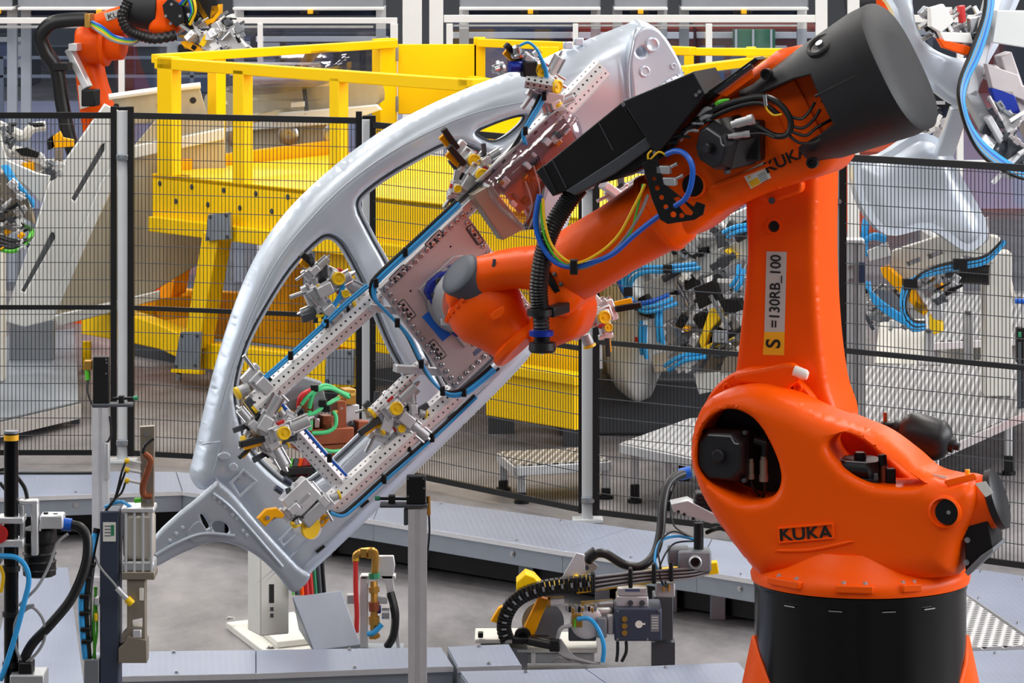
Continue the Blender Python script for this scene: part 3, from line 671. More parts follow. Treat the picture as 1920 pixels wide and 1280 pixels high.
for k in range(26):
    a, b = frame_of(ds.normalized()); q = sw0-ds.normalized()*.006+(a*cos(k*pi/13)+b*sin(k*pi/13))*.138
    MB().lathe(q, -ds.normalized(), [(0, .010), (.014, .010)], 6).build('swivel_bolt', 'orange', rb)
MB().lathe(RB.px(872, 512, .30), RB.N, [(0, .004), (.004, .004)], 8).build('cap_dot', 'white', rb)
pplate(RB, 'cast_mark', [(920, 590), (940, 575), (945, 580), (942, 592), (926, 600)], .318, .012, 'orange', rb, [], .003, 3)
quadpx(RB, 923, 486, 929, 506, R(-8), .30, 'type_plate', 'grey_dark', rb, .004)
# black arm cover at the rear, a barrel with an open side window
C0, C1 = RB.px(1462, 232, .16), RB.px(1686, 124, .16); dc = C1-C0; LC = dc.length; dc.normalize()
wv = (RB.N-dc*RB.N.dot(dc)).normalized(); up = wv.cross(dc).normalized()
if up.z < 0: up = -up
seg, nt = 72, 20; vs = []; fs = []
def cover_r(t): return .185+.07*min(1, max(0, t)*1.15)**.9
for k in range(seg):
    th = 2*pi*k/seg                                     # 0 = towards viewer, 90 = up
    c_, s_ = cos(th), sin(th)
    f = max(0, c_)                                      # front-facing share
    sm_ = max(0, min(1, (f-.76)/.14)); t0 = -.1+.6*sm_
    if s_ < 0: t0 = max(t0, .16)
    for j in range(nt+1):
        t = t0+(1-t0)*j/nt; r = cover_r(max(0, t))
        e = 1.0/(abs(c_)**2.7+abs(s_)**2.7)**(1/2.7)
        vs.append(C0+dc*LC*t+(wv*c_*1.26+up*s_)*r*e)
for k in range(seg):
    for j in range(nt): a = k*(nt+1)+j; b = ((k+1) % seg)*(nt+1)+j; fs.append((a, a+1, b+1, b))
n0 = len(vs)
for sc_, off in ((.93, .014), (.5, .02)):
    for k in range(seg): p = vs[k*(nt+1)+nt]; c = C1; vs.append(c+(p-c)*sc_+dc*off)
for k in range(seg):
    k2 = (k+1) % seg; fs.append((k*(nt+1)+nt, n0+k, n0+k2, k2*(nt+1)+nt)); fs.append((n0+k, n0+seg+k, n0+seg+k2, n0+k2))
fs.append([n0+seg+k for k in range(seg)])
cov = MB().add(vs, fs).build('arm_cover', 'cover_black', rb, 0, 50)
so = cov.modifiers.new('shell', 'SOLIDIFY'); so.thickness = .012; so.offset = -1
hp = C0+dc*LC*.64+wv*.235+up*.195; hd = (wv*.55+up*.83)
hp = hp-hd*.022; MB().lathe(hp-hd*.03, hd, [(0, .058), (.04, .058), (.046, .052), (.04, .044), (.01, .042)], 30).build('lifting_hole_rim', 'cover_black', cov)
MB().lathe(hp-hd*.02, hd, [(0, .043), (.026, .043)], 30).build('lifting_hole', 'black', cov)
MB().lathe(hp+hd*.0, hd, [(0, .016), (.02, .014)], 14).build('eye_bolt', 'steel', cov)
for x, y in ((1437, 139), (1523, 305)): MB().lathe(RB.px(x, y, .385), RB.N, [(-.02, .021), (.012, .021), (.012, .013), (.004, .013)], 18).build('cover_screw', 'black', cov)
MB().tube([C0+dc*LC*t+wv*(cover_r(t)*1.26)*.985+up*.02 for t in (.47, .6, .75, .82)], .006, 6, 3).build('mould_seam', 'cover_black', cov)
MB().lathe(C0+dc*LC*.12, dc, [(0, .13), (.3, .15)], 32).build('inner_housing', 'black', rb)
pplate(RB, 'arm_gusset', [(1440, 172), (1490, 148), (1548, 262), (1500, 285), (1470, 240)], Wa+.012, .03, 'orange', rb, [], .006)
# motors and leads on the forearm
motor('elbow_motor', RB.px(1398, 262, Wa), RB.N+RB.U*-.55+Vector((0, 0, -.12)), Z+RB.U*.5, .155, .19, rb)
MB().box(RB.px(1388, 262, Wa+.02), (.18, .12, .15), -R(18)).build('motor_flange', 'black', rb, .01)
def hose(pts, r, m, parent, name='hose', pl=RB, n=6, ribs=0, seg=8): return MB().tube([pl.px(*p) for p in pts], r, seg, n, ribs).build(name, m, parent)
hose([(1300, 228, .40), (1350, 200, .42), (1400, 185, .43), (1436, 182, .44), (1465, 198, .44), (1482, 225, .44), (1478, 250, .44), (1455, 255, .44), (1425, 240, .45), (1410, 232, .45)], .012, 'rubber', rb, 'motor_hose')
hose([(1305, 238, .40), (1350, 212, .42), (1395, 196, .43), (1430, 194, .44), (1460, 215, .43)], .009, 'rubber', rb, 'motor_hose')
connector(RB.px(1372, 234, .50), RB.px(1412, 223, .5)-RB.px(1372, 234, .50), .085, .017, rb, 'alu_dull'); connector(RB.px(1365, 256, .50), RB.px(1402, 251, .48)-RB.px(1365, 256, .5), .08, .011, rb, 'alu_dull')
hose([(1402, 251, .48), (1430, 250, .46), (1452, 258, .45)], .005, 'rubber', rb, 'motor_lead')
for pts in ([(1474, 215, .43), (1500, 223, .42), (1515, 212, .4), (1528, 192, .38)], [(1480, 235, .43), (1505, 240, .42), (1525, 225, .40), (1538, 205, .38)], [(1480, 245, .43), (1510, 254, .42), (1530, 240, .40), (1562, 222, .36)], [(1478, 252, .43), (1500, 268, .43), (1530, 265, .41), (1558, 240, .37)]):
    hose(pts, .006, 'rubber', rb, 'motor_lead')
hose([(1434, 184, .455), (1436, 200, .455), (1442, 210, .455), (1452, 216, .455), (1466, 214, .45)], .004, 'yellow_wire', rb, 'earth_lead')
MB().cyl(RB.px(1434, 178, .456), RB.px(1436, 198, .456), .008).build('hose_clip', 'steel', rb)
# cable guard plate on the forearm (black, drilled)
gh = [[(x+r*cos(a*pi/4), y+r*sin(a*pi/4)) for a in range(8)] for x, y, r in ((1226, 335, 4), (1232, 352, 5), (1240, 370, 5), (1248, 388, 5), (1262, 402, 6), (1278, 404, 5))]
gh.append([(1262, 372), (1272, 368), (1300, 398), (1296, 404), (1284, 402)])
pplate(RB, 'cable_bracket', [(1204, 306), (1232, 297), (1246, 345), (1262, 358), (1300, 388), (1306, 378), (1322, 384), (1318, 402), (1302, 412), (1252, 420), (1238, 412), (1222, 372)], .48, .008, 'black', rb, gh, .001)
MB().beam(RB.px(1310, 396, .35), RB.px(1310, 396, .48), .03, .03).build('bracket_post', 'black', rb); MB().beam(RB.px(1222, 306, .34), RB.px(1222, 306, .48), .03, .03).build('bracket_post', 'black', rb)
for x, y in ((1245, 318), (1256, 340)):
    MB().box(RB.px(x, y, .46), (.05, .04, .03), -R(18)).build('valve_block', 'alu_dull', rb, .003)
    connector(RB.px(x+10, y-4, .46), RB.px(x+26, y-12, .46)-RB.px(x+10, y-4, .46), .035, .007, rb, 'steel')
hose([(1250, 289, .46), (1268, 283, .48), (1286, 290, .5), (1298, 312, .52), (1296, 345, .52), (1285, 372, .51), (1266, 386, .49)], .0105, 'blue_cable', rb, 'air_hose')
hose([(1264, 388, .47), (1235, 405, .46), (1190, 440, .46), (1150, 475, .46), (1110, 492, .46), (1072, 500, .46), (1040, 490, .46), (1015, 458, .46), (1004, 415, .46), (1012, 365, .46)], .0105, 'blue_cable', rb, 'air_hose')
hose([(1018, 372, .47), (1022, 420, .47), (1038, 465, .47), (1075, 493, .475), (1120, 476, .47), (1160, 440, .46), (1190, 385, .46), (1210, 345, .46)], .0055, 'yellow_wire', rb, 'signal_cable')
hose([(1014, 380, .46), (1020, 440, .46), (1045, 485, .46), (1085, 500, .465), (1140, 480, .45), (1180, 440, .45), (1200, 370, .45), (1206, 345, .45)], .0045, 'green_wire', rb, 'signal_cable')
hose([(1010, 385, .45), (1012, 440, .45), (1040, 488, .45), (1090, 503, .45), (1150, 470, .45), (1195, 410, .45), (1215, 365, .45)], .0055, 'grey_wire', rb, 'signal_cable')
hose([(1222, 282, .47), (1215, 290, .47), (1218, 300, .47), (1235, 285, .47), (1250, 292, .46)], .004, 'yellow_wire', rb, 'earth_lead')
MB().box(RB.px(1076, 500, .46), (.03, .05, .055), 0).build('hose_strap', 'black', rb, .004)
# corrugated dress hose down to the wrist
hose([(1085, 352, .34), (1060, 385, .38), (1034, 430, .42), (1018, 480, .43), (1010, 540, .43), (1013, 585, .43)], .037, 'rubber', rb, 'dress_hose', n=18, ribs=.13, seg=16)
hose([(1013, 582, .43), (1015, 610, .43), (1016, 640, .43)], .032, 'rubber', rb, 'dress_hose', n=9, ribs=.12, seg=16)
MB().lathe(RB.px(1012, 578, .43), -Z, [(0, .038), (.003, .048), (.025, .048), (.03, .038)], 24).build('hose_collar', 'rubber', rb)
MB().lathe(RB.px(1015, 618, .43), -Z, [(0, .034), (.004, .046), (.022, .046), (.026, .034)], 24).build('hose_collar', 'blue_anod', rb)
MB().lathe(RB.px(1017, 640, .43), -Z, [(0, .038), (.004, .05), (.03, .052), (.04, .045)], 24).build('hose_collar', 'rubber', rb)
MB().beam(RB.px(1030, 585, .42), RB.px(1060, 575, .28), .04, .04).build('hose_holder', 'black', rb, .005)
# control box riding on the arm
cb = pplate(RB, 'control_box', [(1010, 318), (1165, 192), (1238, 296), (1150, 338), (1076, 356), (1040, 364)], .42, .26, 'black', rb, [], .006)
pplate(RB, 'box_front', [(1004, 322), (1018, 310), (1044, 362), (1036, 368)], .428, .28, 'motor_black', cb, [], .004)
pplate(RB, 'box_lid', [(1166, 190), (1300, 134), (1322, 176), (1230, 292)], .46, .32, 'motor_black', rb, [], .006)
for x0, y0, x1, y1 in ((1036, 300, 1062, 352), (1122, 228, 1150, 282)): MB().beam(RB.px(x0, y0, .421), RB.px(x1, y1, .421), .004, .004).build('box_seam', 'grey_dark', cb)
pplate(RB, 'box_underside', [(1060, 358), (1150, 300), (1236, 240), (1242, 262), (1152, 326), (1078, 366)], .44, .06, 'grey_dark', cb, [], .004)
for x, y in ((1170, 196), (1228, 286), (1306, 178), (1312, 172)): MB().lathe(RB.px(x, y, .46), RB.N, [(0, .008), (.008, .007)], 10).build('box_screw', 'steel', cb)
pplate(RB, 'cable_tray', [(1318, 178), (1415, 108), (1422, 112), (1325, 190)], .40, .12, 'black', rb, [], .003)
pplate(RB, 'tray_side', [(1345, 176), (1408, 130), (1412, 146), (1362, 182)], .395, .02, 'orange', rb, [], .003); pplate(RB, 'tray_cover', [(1335, 172), (1408, 118), (1414, 130), (1350, 178)], .405, .02, 'film', rb, [], .003)
random.seed(5)
for k in range(14):
    x = 1225+k*8+random.uniform(-5, 5); y = 300-k*7+random.uniform(-6, 6); hose([(x, y, .40), (x+15, y-14+random.uniform(-6, 6), .42), (x+34, y-18, .41)], random.choice([.006, .008, .01]), random.choice(['rubber', 'rubber', 'alu_dull', 'green_wire']), rb, 'harness_lead', n=4)
# rear boss, accumulator and guard
p0, p1 = RB.px(1786, 958, .14), RB.px(1860, 938, .14)
MB().lathe(p0, p1-p0, [(-.02, .08), (.0, .1), ((p1-p0).length, .1), ((p1-p0).length+.005, .095)], 36).build('rear_boss', 'orange', rb)
MB().lathe(p1, p1-p0, [(0, .1), (.006, .112), (.03, .112), (.036, .1)], 36).build('boss_cap', 'motor_black', rb)
MB().lathe(RB.px(1774, 958, W1-.03), RB.N, [(0, .062), (.034, .06), (.04, .052), (.01, .048)], 30).build('pivot_rim', 'orange', rb)
MB().lathe(RB.px(1779, 958, W1-.02), RB.N, [(0, .046), (.024, .046)], 30).build('pivot_plug', 'black', rb); MB().lathe(RB.px(1779, 960, W1+.004), RB.N, [(0, .008), (.005, .008)], 12).build('pivot_nut', 'steel', rb)
pplate(RB, 'rear_guard', [(1808, 988), (1850, 962), (1862, 1032), (1838, 1058), (1810, 1074)], .22, .2, 'black', rb, [], .006)
pplate(RB, 'guard_foot', [(1838, 1042), (1862, 1026), (1862, 1034), (1815, 1080), (1808, 1072)], .24, .24, 'grey_mid', rb, [], .004)
for x, y in ((1814, 1012), (1812, 1054)): bolt(RB.px(x, y, .22), 'steel', rb, .007, RB.N)
q0, q1 = RB.px(1676, 800, -.18), RB.px(1792, 836, -.18); dq = q1-q0
MB().lathe(q0, dq, [(0, .03), (.02, .03), (.035, .06), (.06, .075), (.10, .08), (.17, .08), (.19, .075), (.215, .055), (.225, .03), (.24, .03), (.242, .016), (.26, .014)], 32).build('accumulator', 'motor_black', rb)
MB().box(RB.px(1664, 815, -.18), (.05, .06, .1)).build('accumulator_valve', 'black', rb, .008); MB().cyl(RB.px(1660, 795, -.18), RB.px(1660, 773, -.18), .008).build('valve_stem', 'copper', rb)
MB().beam(RB.px(1640, 850, -.18), RB.px(1835, 915, -.18), .12, .03).build('accumulator_bracket', 'black', rb, .006)
pplate(RB, 'warning_label', [(1736, 894), (1748, 888), (1778, 893), (1766, 901)], .222, .002, 'label_white', rb, [], .0002)
pl_ = MB().prism([RB.px(1770, 906, .27), RB.px(1826, 892, .23), RB.px(1832, 900, .23), RB.px(1778, 914, .27)], Vector((0, 0, .012))).build('cover_strip', 'orange', rb, .003)
MB().cyl(RB.px(1814, 902, .16), RB.px(1814, 880, .16), .009).build('grease_nipple', 'label_yellow', rb)
pplate(RB, 'warning_label', [(1828, 906), (1848, 902), (1862, 924), (1848, 932)], .302, .002, 'label_white', rb, [], .0002)
# ================================================================ car side frame held by the gripper
GP = Plane(P(800, 560, 15.55), R(20))
BP = Plane(P(800, 560, 15.86), R(20))
def offs(ring, d):
    a = np.array(ring); tn = np.roll(a, -1, 0)-np.roll(a, 1, 0); tn /= np.maximum(1e-9, np.hypot(*tn.T))[:, None]; nn = np.stack([-tn[:, 1], tn[:, 0]], 1)
    area_ = sum(a[i][0]*a[(i+1) % len(a)][1]-a[(i+1) % len(a)][0]*a[i][1] for i in range(len(a)))
    return [tuple(p) for p in a+nn*d*(1 if area_ > 0 else -1)]
bs = thing('car_side_frame', 'silver car body side frame with two door openings held up by the gripper', 'car part', BP.px(560, 1100, 0))
skin = [(366, 895), (372, 862), (380, 828), (400, 740), (425, 650), (460, 548), (502, 462), (560, 386), (640, 312), (720, 252), (800, 207), (900, 162), (1000, 122), (1060, 92), (1120, 68), (1182, 46), (1202, 38), (1236, 52), (1264, 86), (1284, 132), (1288, 180), (1205, 300), (1118, 345), (1088, 385), (1072, 430), (1062, 500), (1042, 580), (1014, 642), (986, 690), (850, 828), (700, 975), (600, 1070), (562, 1104, 1), (545, 1082), (470, 985), (425, 925), (384, 922)]
hF = [(446, 790), (436, 730), (455, 652), (490, 580), (540, 502), (588, 452), (612, 438), (636, 447), (658, 478), (695, 552), (735, 645), (768, 712), (752, 748), (690, 810), (640, 858), (590, 902), (548, 915), (500, 882), (462, 838)]
hR = [(666, 384), (690, 350), (760, 304), (838, 265), (880, 270), (925, 300), (985, 380), (1035, 470), (1025, 560), (960, 640), (868, 730), (838, 742), (812, 700), (770, 610), (725, 505), (690, 440)]
hQ = [(888, 248), (930, 226), (975, 213), (986, 220), (975, 238), (945, 262), (918, 268)]
u0, v0 = BP.uv(1130, 150, 0)
def crn(u, v): return .10*math.exp(-((u-u0)**2/.10+(v-v0)**2/.06))
puff(BP, 'outer_skin', skin, 0, .11, 'zinc', bs, [hF, hR, hQ], .10, .022, 5, .017, tw=-.03, crown=crn)
for nm, h, d1, d2 in (('door_flange', hF, 1, -13), ('door_flange', hR, 1, -12), ('window_flange', hQ, 1, -5)):
    r = cr(h, 5); pplate(BP, nm, offs(r, -3), -.03, .012, 'zinc', bs, [offs(r, -d2 if d2 > 0 else 11 if nm == 'door_flange' else 5)], .002)
    pts = [BP.px(x, y, -.026) for x, y in offs(r, 4)]; pts.append(pts[0]); MB().tube(pts, .005, 6, 1).build('door_seal_seam', 'grey_dark', bs)
# roof drip seam and sill seams
hose([(412, 770, .0), (440, 672, .02), (478, 572, .02), (520, 490, .02), (575, 420, .02), (650, 345, .02), (740, 282, .02), (830, 236, .02), (905, 208, .02), (985, 190, .03)], .004, 'zinc_dark', bs, 'roof_seam', BP)
for pts in ([(575, 1060), (700, 938), (850, 790), (965, 672)],):
    hose([(x, y, .004) for x, y in pts], .004, 'zinc', bs, 'sill_seam', BP)
for (x, y) in ((848, 778), (929, 696), (766, 860), (684, 944), (601, 1029)):
    pplate(BP, 'clip_slot', [(x-9, y+5), (x+6, y-8), (x+9, y-4), (x-6, y+8)], .008, .004, 'black', bs, [], .0005)
for (x, y, l, wd) in ((905, 727, 42, 20), (828, 808, 46, 20), (744, 890, 46, 20), (665, 969, 40, 18), (560, 1030, 30, 16)):
    c_, s_ = .70, -.71
    r = [(x+a*c_*l/2-b*s_*wd/2*-1, y+a*s_*l/2+b*c_*wd/2) for a, b in ((-1, -1), (1, -1), (1, 1), (-1, 1))]
    q_ = [(x+(px_-x)*.86, y+(py_-y)*.7) for px_, py_ in r]; pplate(BP, 'pressed_panel', r, .006, .01, 'zinc', bs, [q_], .002)
# A-pillar foot pressings
for (x, y, rx, ry, a) in ((438, 876, 9, 9, .8), (421, 855, 12, 8, .8)):
    pplate(BP, 'pressed_boss', [(x+rx*cos(k*pi/6), y+ry*sin(k*pi/6)) for k in range(12)], .016, .02, 'zinc', bs, [], .006)
pplate(BP, 'pressed_panel', [(430, 905), (457, 878), (484, 902), (450, 934)], .009, .014, 'zinc', bs, [[(437, 905), (457, 885), (477, 902), (450, 927)]], .003)
for x, y in ((460, 890), (447, 903)): MB().lathe(BP.px(x, y, .001), BP.N, [(0, .008), (.004, .008), (.004, .003)], 12).build('pressed_hole', 'zinc_dark', bs)
pplate(BP, 'pressed_panel', [(522, 1012), (550, 984), (564, 996), (532, 1026)], .008, .012, 'zinc', bs, [[(528, 1012), (550, 990), (558, 997), (532, 1020)]], .003)
hose([(380, 832, .0), (395, 830, .025), (412, 828, .0)], .004, 'zinc_dark', bs, 'joint_seam', BP)
hose([(415, 828, .0), (405, 870, .01), (402, 890, .01), (412, 905, .01), (445, 935, .01), (500, 1005, .01), (575, 1085, .0)], .0035, 'zinc_dark', bs, 'joint_seam', BP)
# rear lamp pocket
pplate(BP, 'lamp_pocket', [(1196, 58), (1230, 52), (1258, 84), (1280, 132), (1250, 152), (1196, 196), (1184, 150), (1182, 105)], .128, .06, 'zinc', bs, [[(1204+9*cos(k*pi/6)*1.1, 97+9*sin(k*pi/6)) for k in range(12)]], .012, 4)
for x, y, r in ((1222, 84, 12), (1208, 134, 9), (1262, 124, 5)):
    MB().lathe(BP.px(x, y, .125), BP.N, [(0, r*.0026), (.006, r*.0026), (.010, r*.002), (.006, r*.0014), (.006, .001)], 20).build('lamp_seat', 'zinc', bs)
for k in range(7): MB().lathe(BP.px(1215+k*11, 172-k*6, .124), BP.N, [(0, .004), (.006, .004)], 8).build('weld_spot', 'zinc_dark', bs)
hose([(1193, 52, .10), (1184, 90, .128), (1178, 130, .128), (1180, 180, .12), (1186, 240, .1)], .006, 'zinc_dark', bs, 'fender_crease', BP)
for x, y in ((1065, 85), (1085, 78)): MB().box(BP.px(x, y, .0), (.04, .02, .03), R(20)).build('roof_clip', 'zinc', bs, .005)
# front apron below the A-pillar
ap = [(286, 1064), (289, 1012), (330, 968), (372, 934), (410, 900, 1), (440, 925), (490, 985), (560, 1060), (585, 1080), (553, 1112), (520, 1076), (482, 1042), (440, 1022), (398, 1018), (340, 1040)]
aph = [[(415+16*cos(k*pi/6)-5*sin(k*pi/6), 990+11*sin(k*pi/6)+8*cos(k*pi/6)) for k in range(12)], [(376, 966), (381, 964), (394, 986), (390, 992), (384, 988)]]
puff(BP, 'front_apron', ap, .03, .02, 'zinc_dark', bs, aph, .02, .006, 4, .012, tw=.03)
for x, y in ((402, 932), (412, 940), (422, 949), (330, 1000), (318, 1013), (342, 989), (357, 998), (372, 1000), (455, 995), (462, 1003), (436, 965), (444, 972)):
    MB().lathe(BP.px(x, y, .03), BP.N, [(-.002, .008), (.003, .008), (.005, .005)], 12).build('rivet', 'zinc', bs)
pplate(BP, 'pressed_panel', [(350, 1000), (372, 976), (386, 990), (392, 1008), (366, 1018)], .036, .012, 'zinc_dark', bs, [], .004, 3)
hose([(400, 925, .034), (430, 948, .04), (470, 992, .04), (530, 1062, .034)], .006, 'zinc', bs, 'apron_bead', BP)
hose([(292, 1040, .034), (330, 1018, .04), (380, 1000, .04), (440, 1004, .036)], .006, 'zinc', bs, 'apron_bead', BP)
# ================================================================ gripper frame
gr = thing('robot_gripper', 'perforated aluminium gripper frame with clamps and blue hoses bolted to the large robot wrist', 'gripper', GP.px(780, 560, 0))
EDGE = (-GP.N*-1)+Vector((.0, 0, .0))
def ob(x0, y0, x1, y1, w, wd, name='beam', pit=.025, cap=None):
    p, q = GP.px(x0, y0, w), GP.px(x1, y1, w)
    o = octbeam(p, q, wd, GP.N+Vector((0, 0, .12)), True, pit).build(name, 'beam_alu', gr, 0, 20)
    if cap:
        for c, d in ((p, p-q),): MB().lathe(c, d, [(0, wd*.53), (.012, wd*.53)], 8, True, GP.N).build('end_cap', cap, o)
    return o
ob(474, 763, 706, 556, -.05, .088, cap='knob_yellow'); ob(618, 948, 852, 738, -.05, .088); ob(520, 770, 640, 905, -.08, .074)
ob(702, 556, 905, 358, -.06, .07); ob(905, 358, 1128, 128, -.06, .088); ob(700, 772, 798, 676, -.02, .045, cap='knob_yellow', pit=.03)
# base plate
PL = [(712, 541), (868, 391), (1006, 588), (852, 732)]
bp_ = pplate(GP, 'base_plate', PL, .035, .03, 'tool_plate', gr, [], .004)
pplate(GP, 'mount_plate', [(785, 543), (850, 480), (868, 478), (945, 598), (872, 652)], .045, .012, 'tool_plate', gr, [], .004, 0)
bm = MB().lathe(Vector(), Vector((0, 0, 1)), [(0, .0095), (.006, .0095), (.008, .007), (.008, .004), (.004, .004)], 10).mesh('plate_bolt')
dk = MB().lathe(Vector(), Vector((0, 0, 1)), [(0, .0105), (.0012, .0105)], 10).mesh('bolt_seat')
def edge_bolts(a, b, n, inset, parent=bp_, w=.035):
    cx, cy = 859, 563
    for k in range(n):
        f = (k+.5)/n; x = a[0]+(b[0]-a[0])*f; y = a[1]+(b[1]-a[1])*f; dx, dy = cx-(a[0]+b[0])/2, cy-(a[1]+b[1])/2; L = math.hypot(dx, dy)
        u, v = GP.uv(x+dx/L*inset, y+dy/L*inset, w); M = GP.mat(w) @ Matrix.Translation((u, v, .0005))
        o = put(bm, 'plate_bolt', 'steel', parent); o.matrix_parent_inverse = Matrix(); o.matrix_local = M
        o = put(dk, 'bolt_seat', 'red' if (k % 4) == 1 else 'grey_mid', parent); o.matrix_parent_inverse = Matrix(); o.matrix_local = GP.mat(w) @ Matrix.Translation((u, v, 0))
for i, n in enumerate((14, 14, 14, 16)): edge_bolts(PL[i], PL[(i+1) % 4], n, 9)
for x, y, a in ((748, 514, 45), (815, 449, 45), (890, 440, -55), (763, 580, -52), (820, 655, -52), (935, 655, 42)):
    ca, sa = cos(R(a)), -sin(R(a)); r = [(x+u*ca-v*sa, y+u*sa+v*ca) for u, v in cr([(-20, -5), (-16, -8), (16, -8), (20, -5), (20, 5), (16, 8), (-16, 8), (-20, 5)], 2)]
    o = pplate(GP, 'recess', r, .0362, .003, 'grey_dark', bp_, [], .0008)
    pplate(GP, 'recess_step', [(x+(u*.9)*ca-(v*.6-1.5)*sa, y+(u*.9)*sa+(v*.6-1.5)*ca) for u, v in ((-20, -8), (20, -8), (20, 8), (-20, 8))], .0372, .002, 'tool_plate', o, [], .0005)
    for k in (-1, 0, 1): MB().lathe(GP.px(x+k*11*ca, y+k*11*sa, .0372), GP.N, [(0, .006), (.003, .006)], 8).build('dowel_hole', 'ink', o)
pplate(GP, 'colour_tag', [(791, 594), (806, 582), (846, 627), (830, 640)], .0365, .0012, 'blue_label', bp_, [], .0002)
pplate(GP, 'colour_tag', [(876, 638), (906, 614), (914, 624), (886, 650)], .0365, .0012, 'brown_label', bp_, [], .0002)
pplate(GP, 'colour_tag', [(887, 660), (930, 624), (934, 632), (890, 668)], .0365, .0012, 'far_blue', bp_, [], .0002)
for x, y in ((770, 545), (845, 462), (905, 648), (830, 610)): MB().lathe(GP.px(x, y, .0355), GP.N, [(0, .004), (.001, .004)], 8).build('dowel_hole', 'ink', bp_)
# tool changer between plate and wrist
tc = MB().lathe(GP.px(862, 560, .045), GP.N, [(0, .135), (.03, .135), (.03, .128), (.06, .128), (.06, .13), (.10, .12), (.14, .12)], 40).build('tool_changer', 'alu_dull', gr)
pplate(GP, 'changer_ring', [(800, 548), (806, 530), (826, 512), (838, 508), (850, 498), (868, 494), (872, 500), (886, 560), (876, 622), (858, 632), (836, 612), (812, 575)], .085, .045, 'blue_anod', gr, [], .006)
for x, y in ((814, 553), (822, 527), (855, 503), (848, 615)):
    MB().lathe(GP.px(x, y, .085), GP.N, [(0, .014), (.012, .014), (.012, .008), (.006, .008)], 14).build('changer_bolt', 'grey_dark', gr)
MB().box(GP.px(836, 602, .12), (.04, .04, .03)).build('changer_plug', 'alu', gr, .005)
# ---- clamp units (built once, copied)
def clamp_proto(kind):
    o = MB().box(Vector((0, 0, .03)), (.10, .062, .05)).box(Vector((.0, .0, .065)), (.06, .045, .03)).box(Vector((-.06, 0, .02)), (.03, .085, .03)).build('clamp_unit', 'alu', None, .004)
    cyl = MB().lathe(Vector((.04, 0, .035)), Vector((1, 0, 0)), [(0, .026), (.075, .026), (.08, .022)], 16).build('air_cylinder', 'alu_dull', o)
    for sx in (-1, 1): MB().cyl(Vector((.045, .024*sx, .05)), Vector((.12, .024*sx, .05)), .005, seg=8).build('tie_rod', 'steel', o)
    if kind == 0:
        MB().lathe(Vector((.0, 0, .08)), Vector((0, 0, 1)), [(0, .026), (.014, .026), (.016, .022), (.011, .018), (.011, .006), (.016, .005)], 20).build('adjusting_knob', 'knob_yellow', o)
        MB().beam(Vector((-.07, 0, .04)), Vector((-.17, .02, .06)), .024, .022).build('clamp_arm', 'black', o, .003)
        MB().beam(Vector((-.08, -.01, .02)), Vector((-.15, 0, .03)), .03, .014).build('shim', 'amber', o, .002)
    else:
        MB().lathe(Vector((-.03, -.045, .03)), Vector((-.4, -1, .1)), [(0, .022), (.04, .022), (.045, .02)], 18).build('sleeve', 'alu_dull', o)
        MB().lathe(Vector((-.045, -.085, .034)), Vector((-.4, -1, .1)), [(0, .026), (.01, .026), (.013, .02)], 18).build('end_knob', 'knob_yellow', o)
        MB().beam(Vector((.02, .03, .03)), Vector((.05, .10, .03)), .03, .02).build('clamp_arm', 'grey_dark', o, .003)
        MB().cyl(Vector((-.06, .02, .03)), Vector((-.13, .03, .03)), .009).build('locating_pin', 'steel', o)
    MB().box(Vector((.01, .034, .045)), (.03, .012, .024)).build('sensor', 'red' if kind == 0 else 'black', o, .002)
    for sx in (-1, 1):
        for sy in (-1, 1): MB().lathe(Vector((sx*.036, sy*.022, .055)), Vector((0, 0, 1)), [(0, .006), (.007, .006)], 6).build('screw', 'steel', o)
    MB().lathe(Vector((.115, 0, .035)), Vector((1, 0, 0)), [(0, .009), (.02, .009), (.02, .006), (.03, .006)], 8).build('hose_fitting', 'steel', o)
    return o
CL = [clamp_proto(0), clamp_proto(1)]; used = [False, False]
def place(kind, M, parent, label=None):
    if not used[kind]:
        used[kind] = True; o = CL[kind]; o.parent = parent; o.matrix_parent_inverse = WINV[parent.name]; o.matrix_basis = M; return o
    s_ = CL[kind]; o = s_.copy(); COL.objects.link(o); o.parent = parent; o.matrix_parent_inverse = WINV[parent.name]; o.matrix_basis = M
    for ch in s_.children:
        k = ch.copy(); COL.objects.link(k); k.parent = o; k.matrix_parent_inverse = Matrix()
    return o
def clamp(pl, kind, x, y, w, rot, sc=1.0, parent=None, flip=0, tilt=0):
    u, v = pl.uv(x, y, w)
    M = pl.mat(w) @ Matrix.Translation((u, v, 0)) @ Matrix.Rotation(R(rot), 4, 'Z') @ Matrix.Rotation(R(flip), 4, 'X') @ Matrix.Rotation(R(tilt), 4, 'Y') @ Matrix.Scale(sc, 4)
    return place(kind, M, parent or gr)
for a in ((0, 622, 518, -.1, -28), (1, 600, 540, -.08, 25), (1, 612, 582, -.08, 130), (1, 486, 718, -.08, -45), (0, 520, 806, -.02, 20), (1, 488, 790, -.05, 60), (1, 500, 822, -.06, -60), (0, 730, 760, -.05, 40), (1, 752, 782, -.06, -40), (1, 715, 790, -.08, 70), (0, 890, 325, -.08, -35), (1, 868, 340, -.1, 60), (0, 1000, 130, -.02, -30), (1, 1015, 155, -.02, 60), (0, 1118, 590, -.05, 200), (1, 1090, 600, -.08, 40), (0, 875, 298, -.12, -40)): clamp(GP, *a)
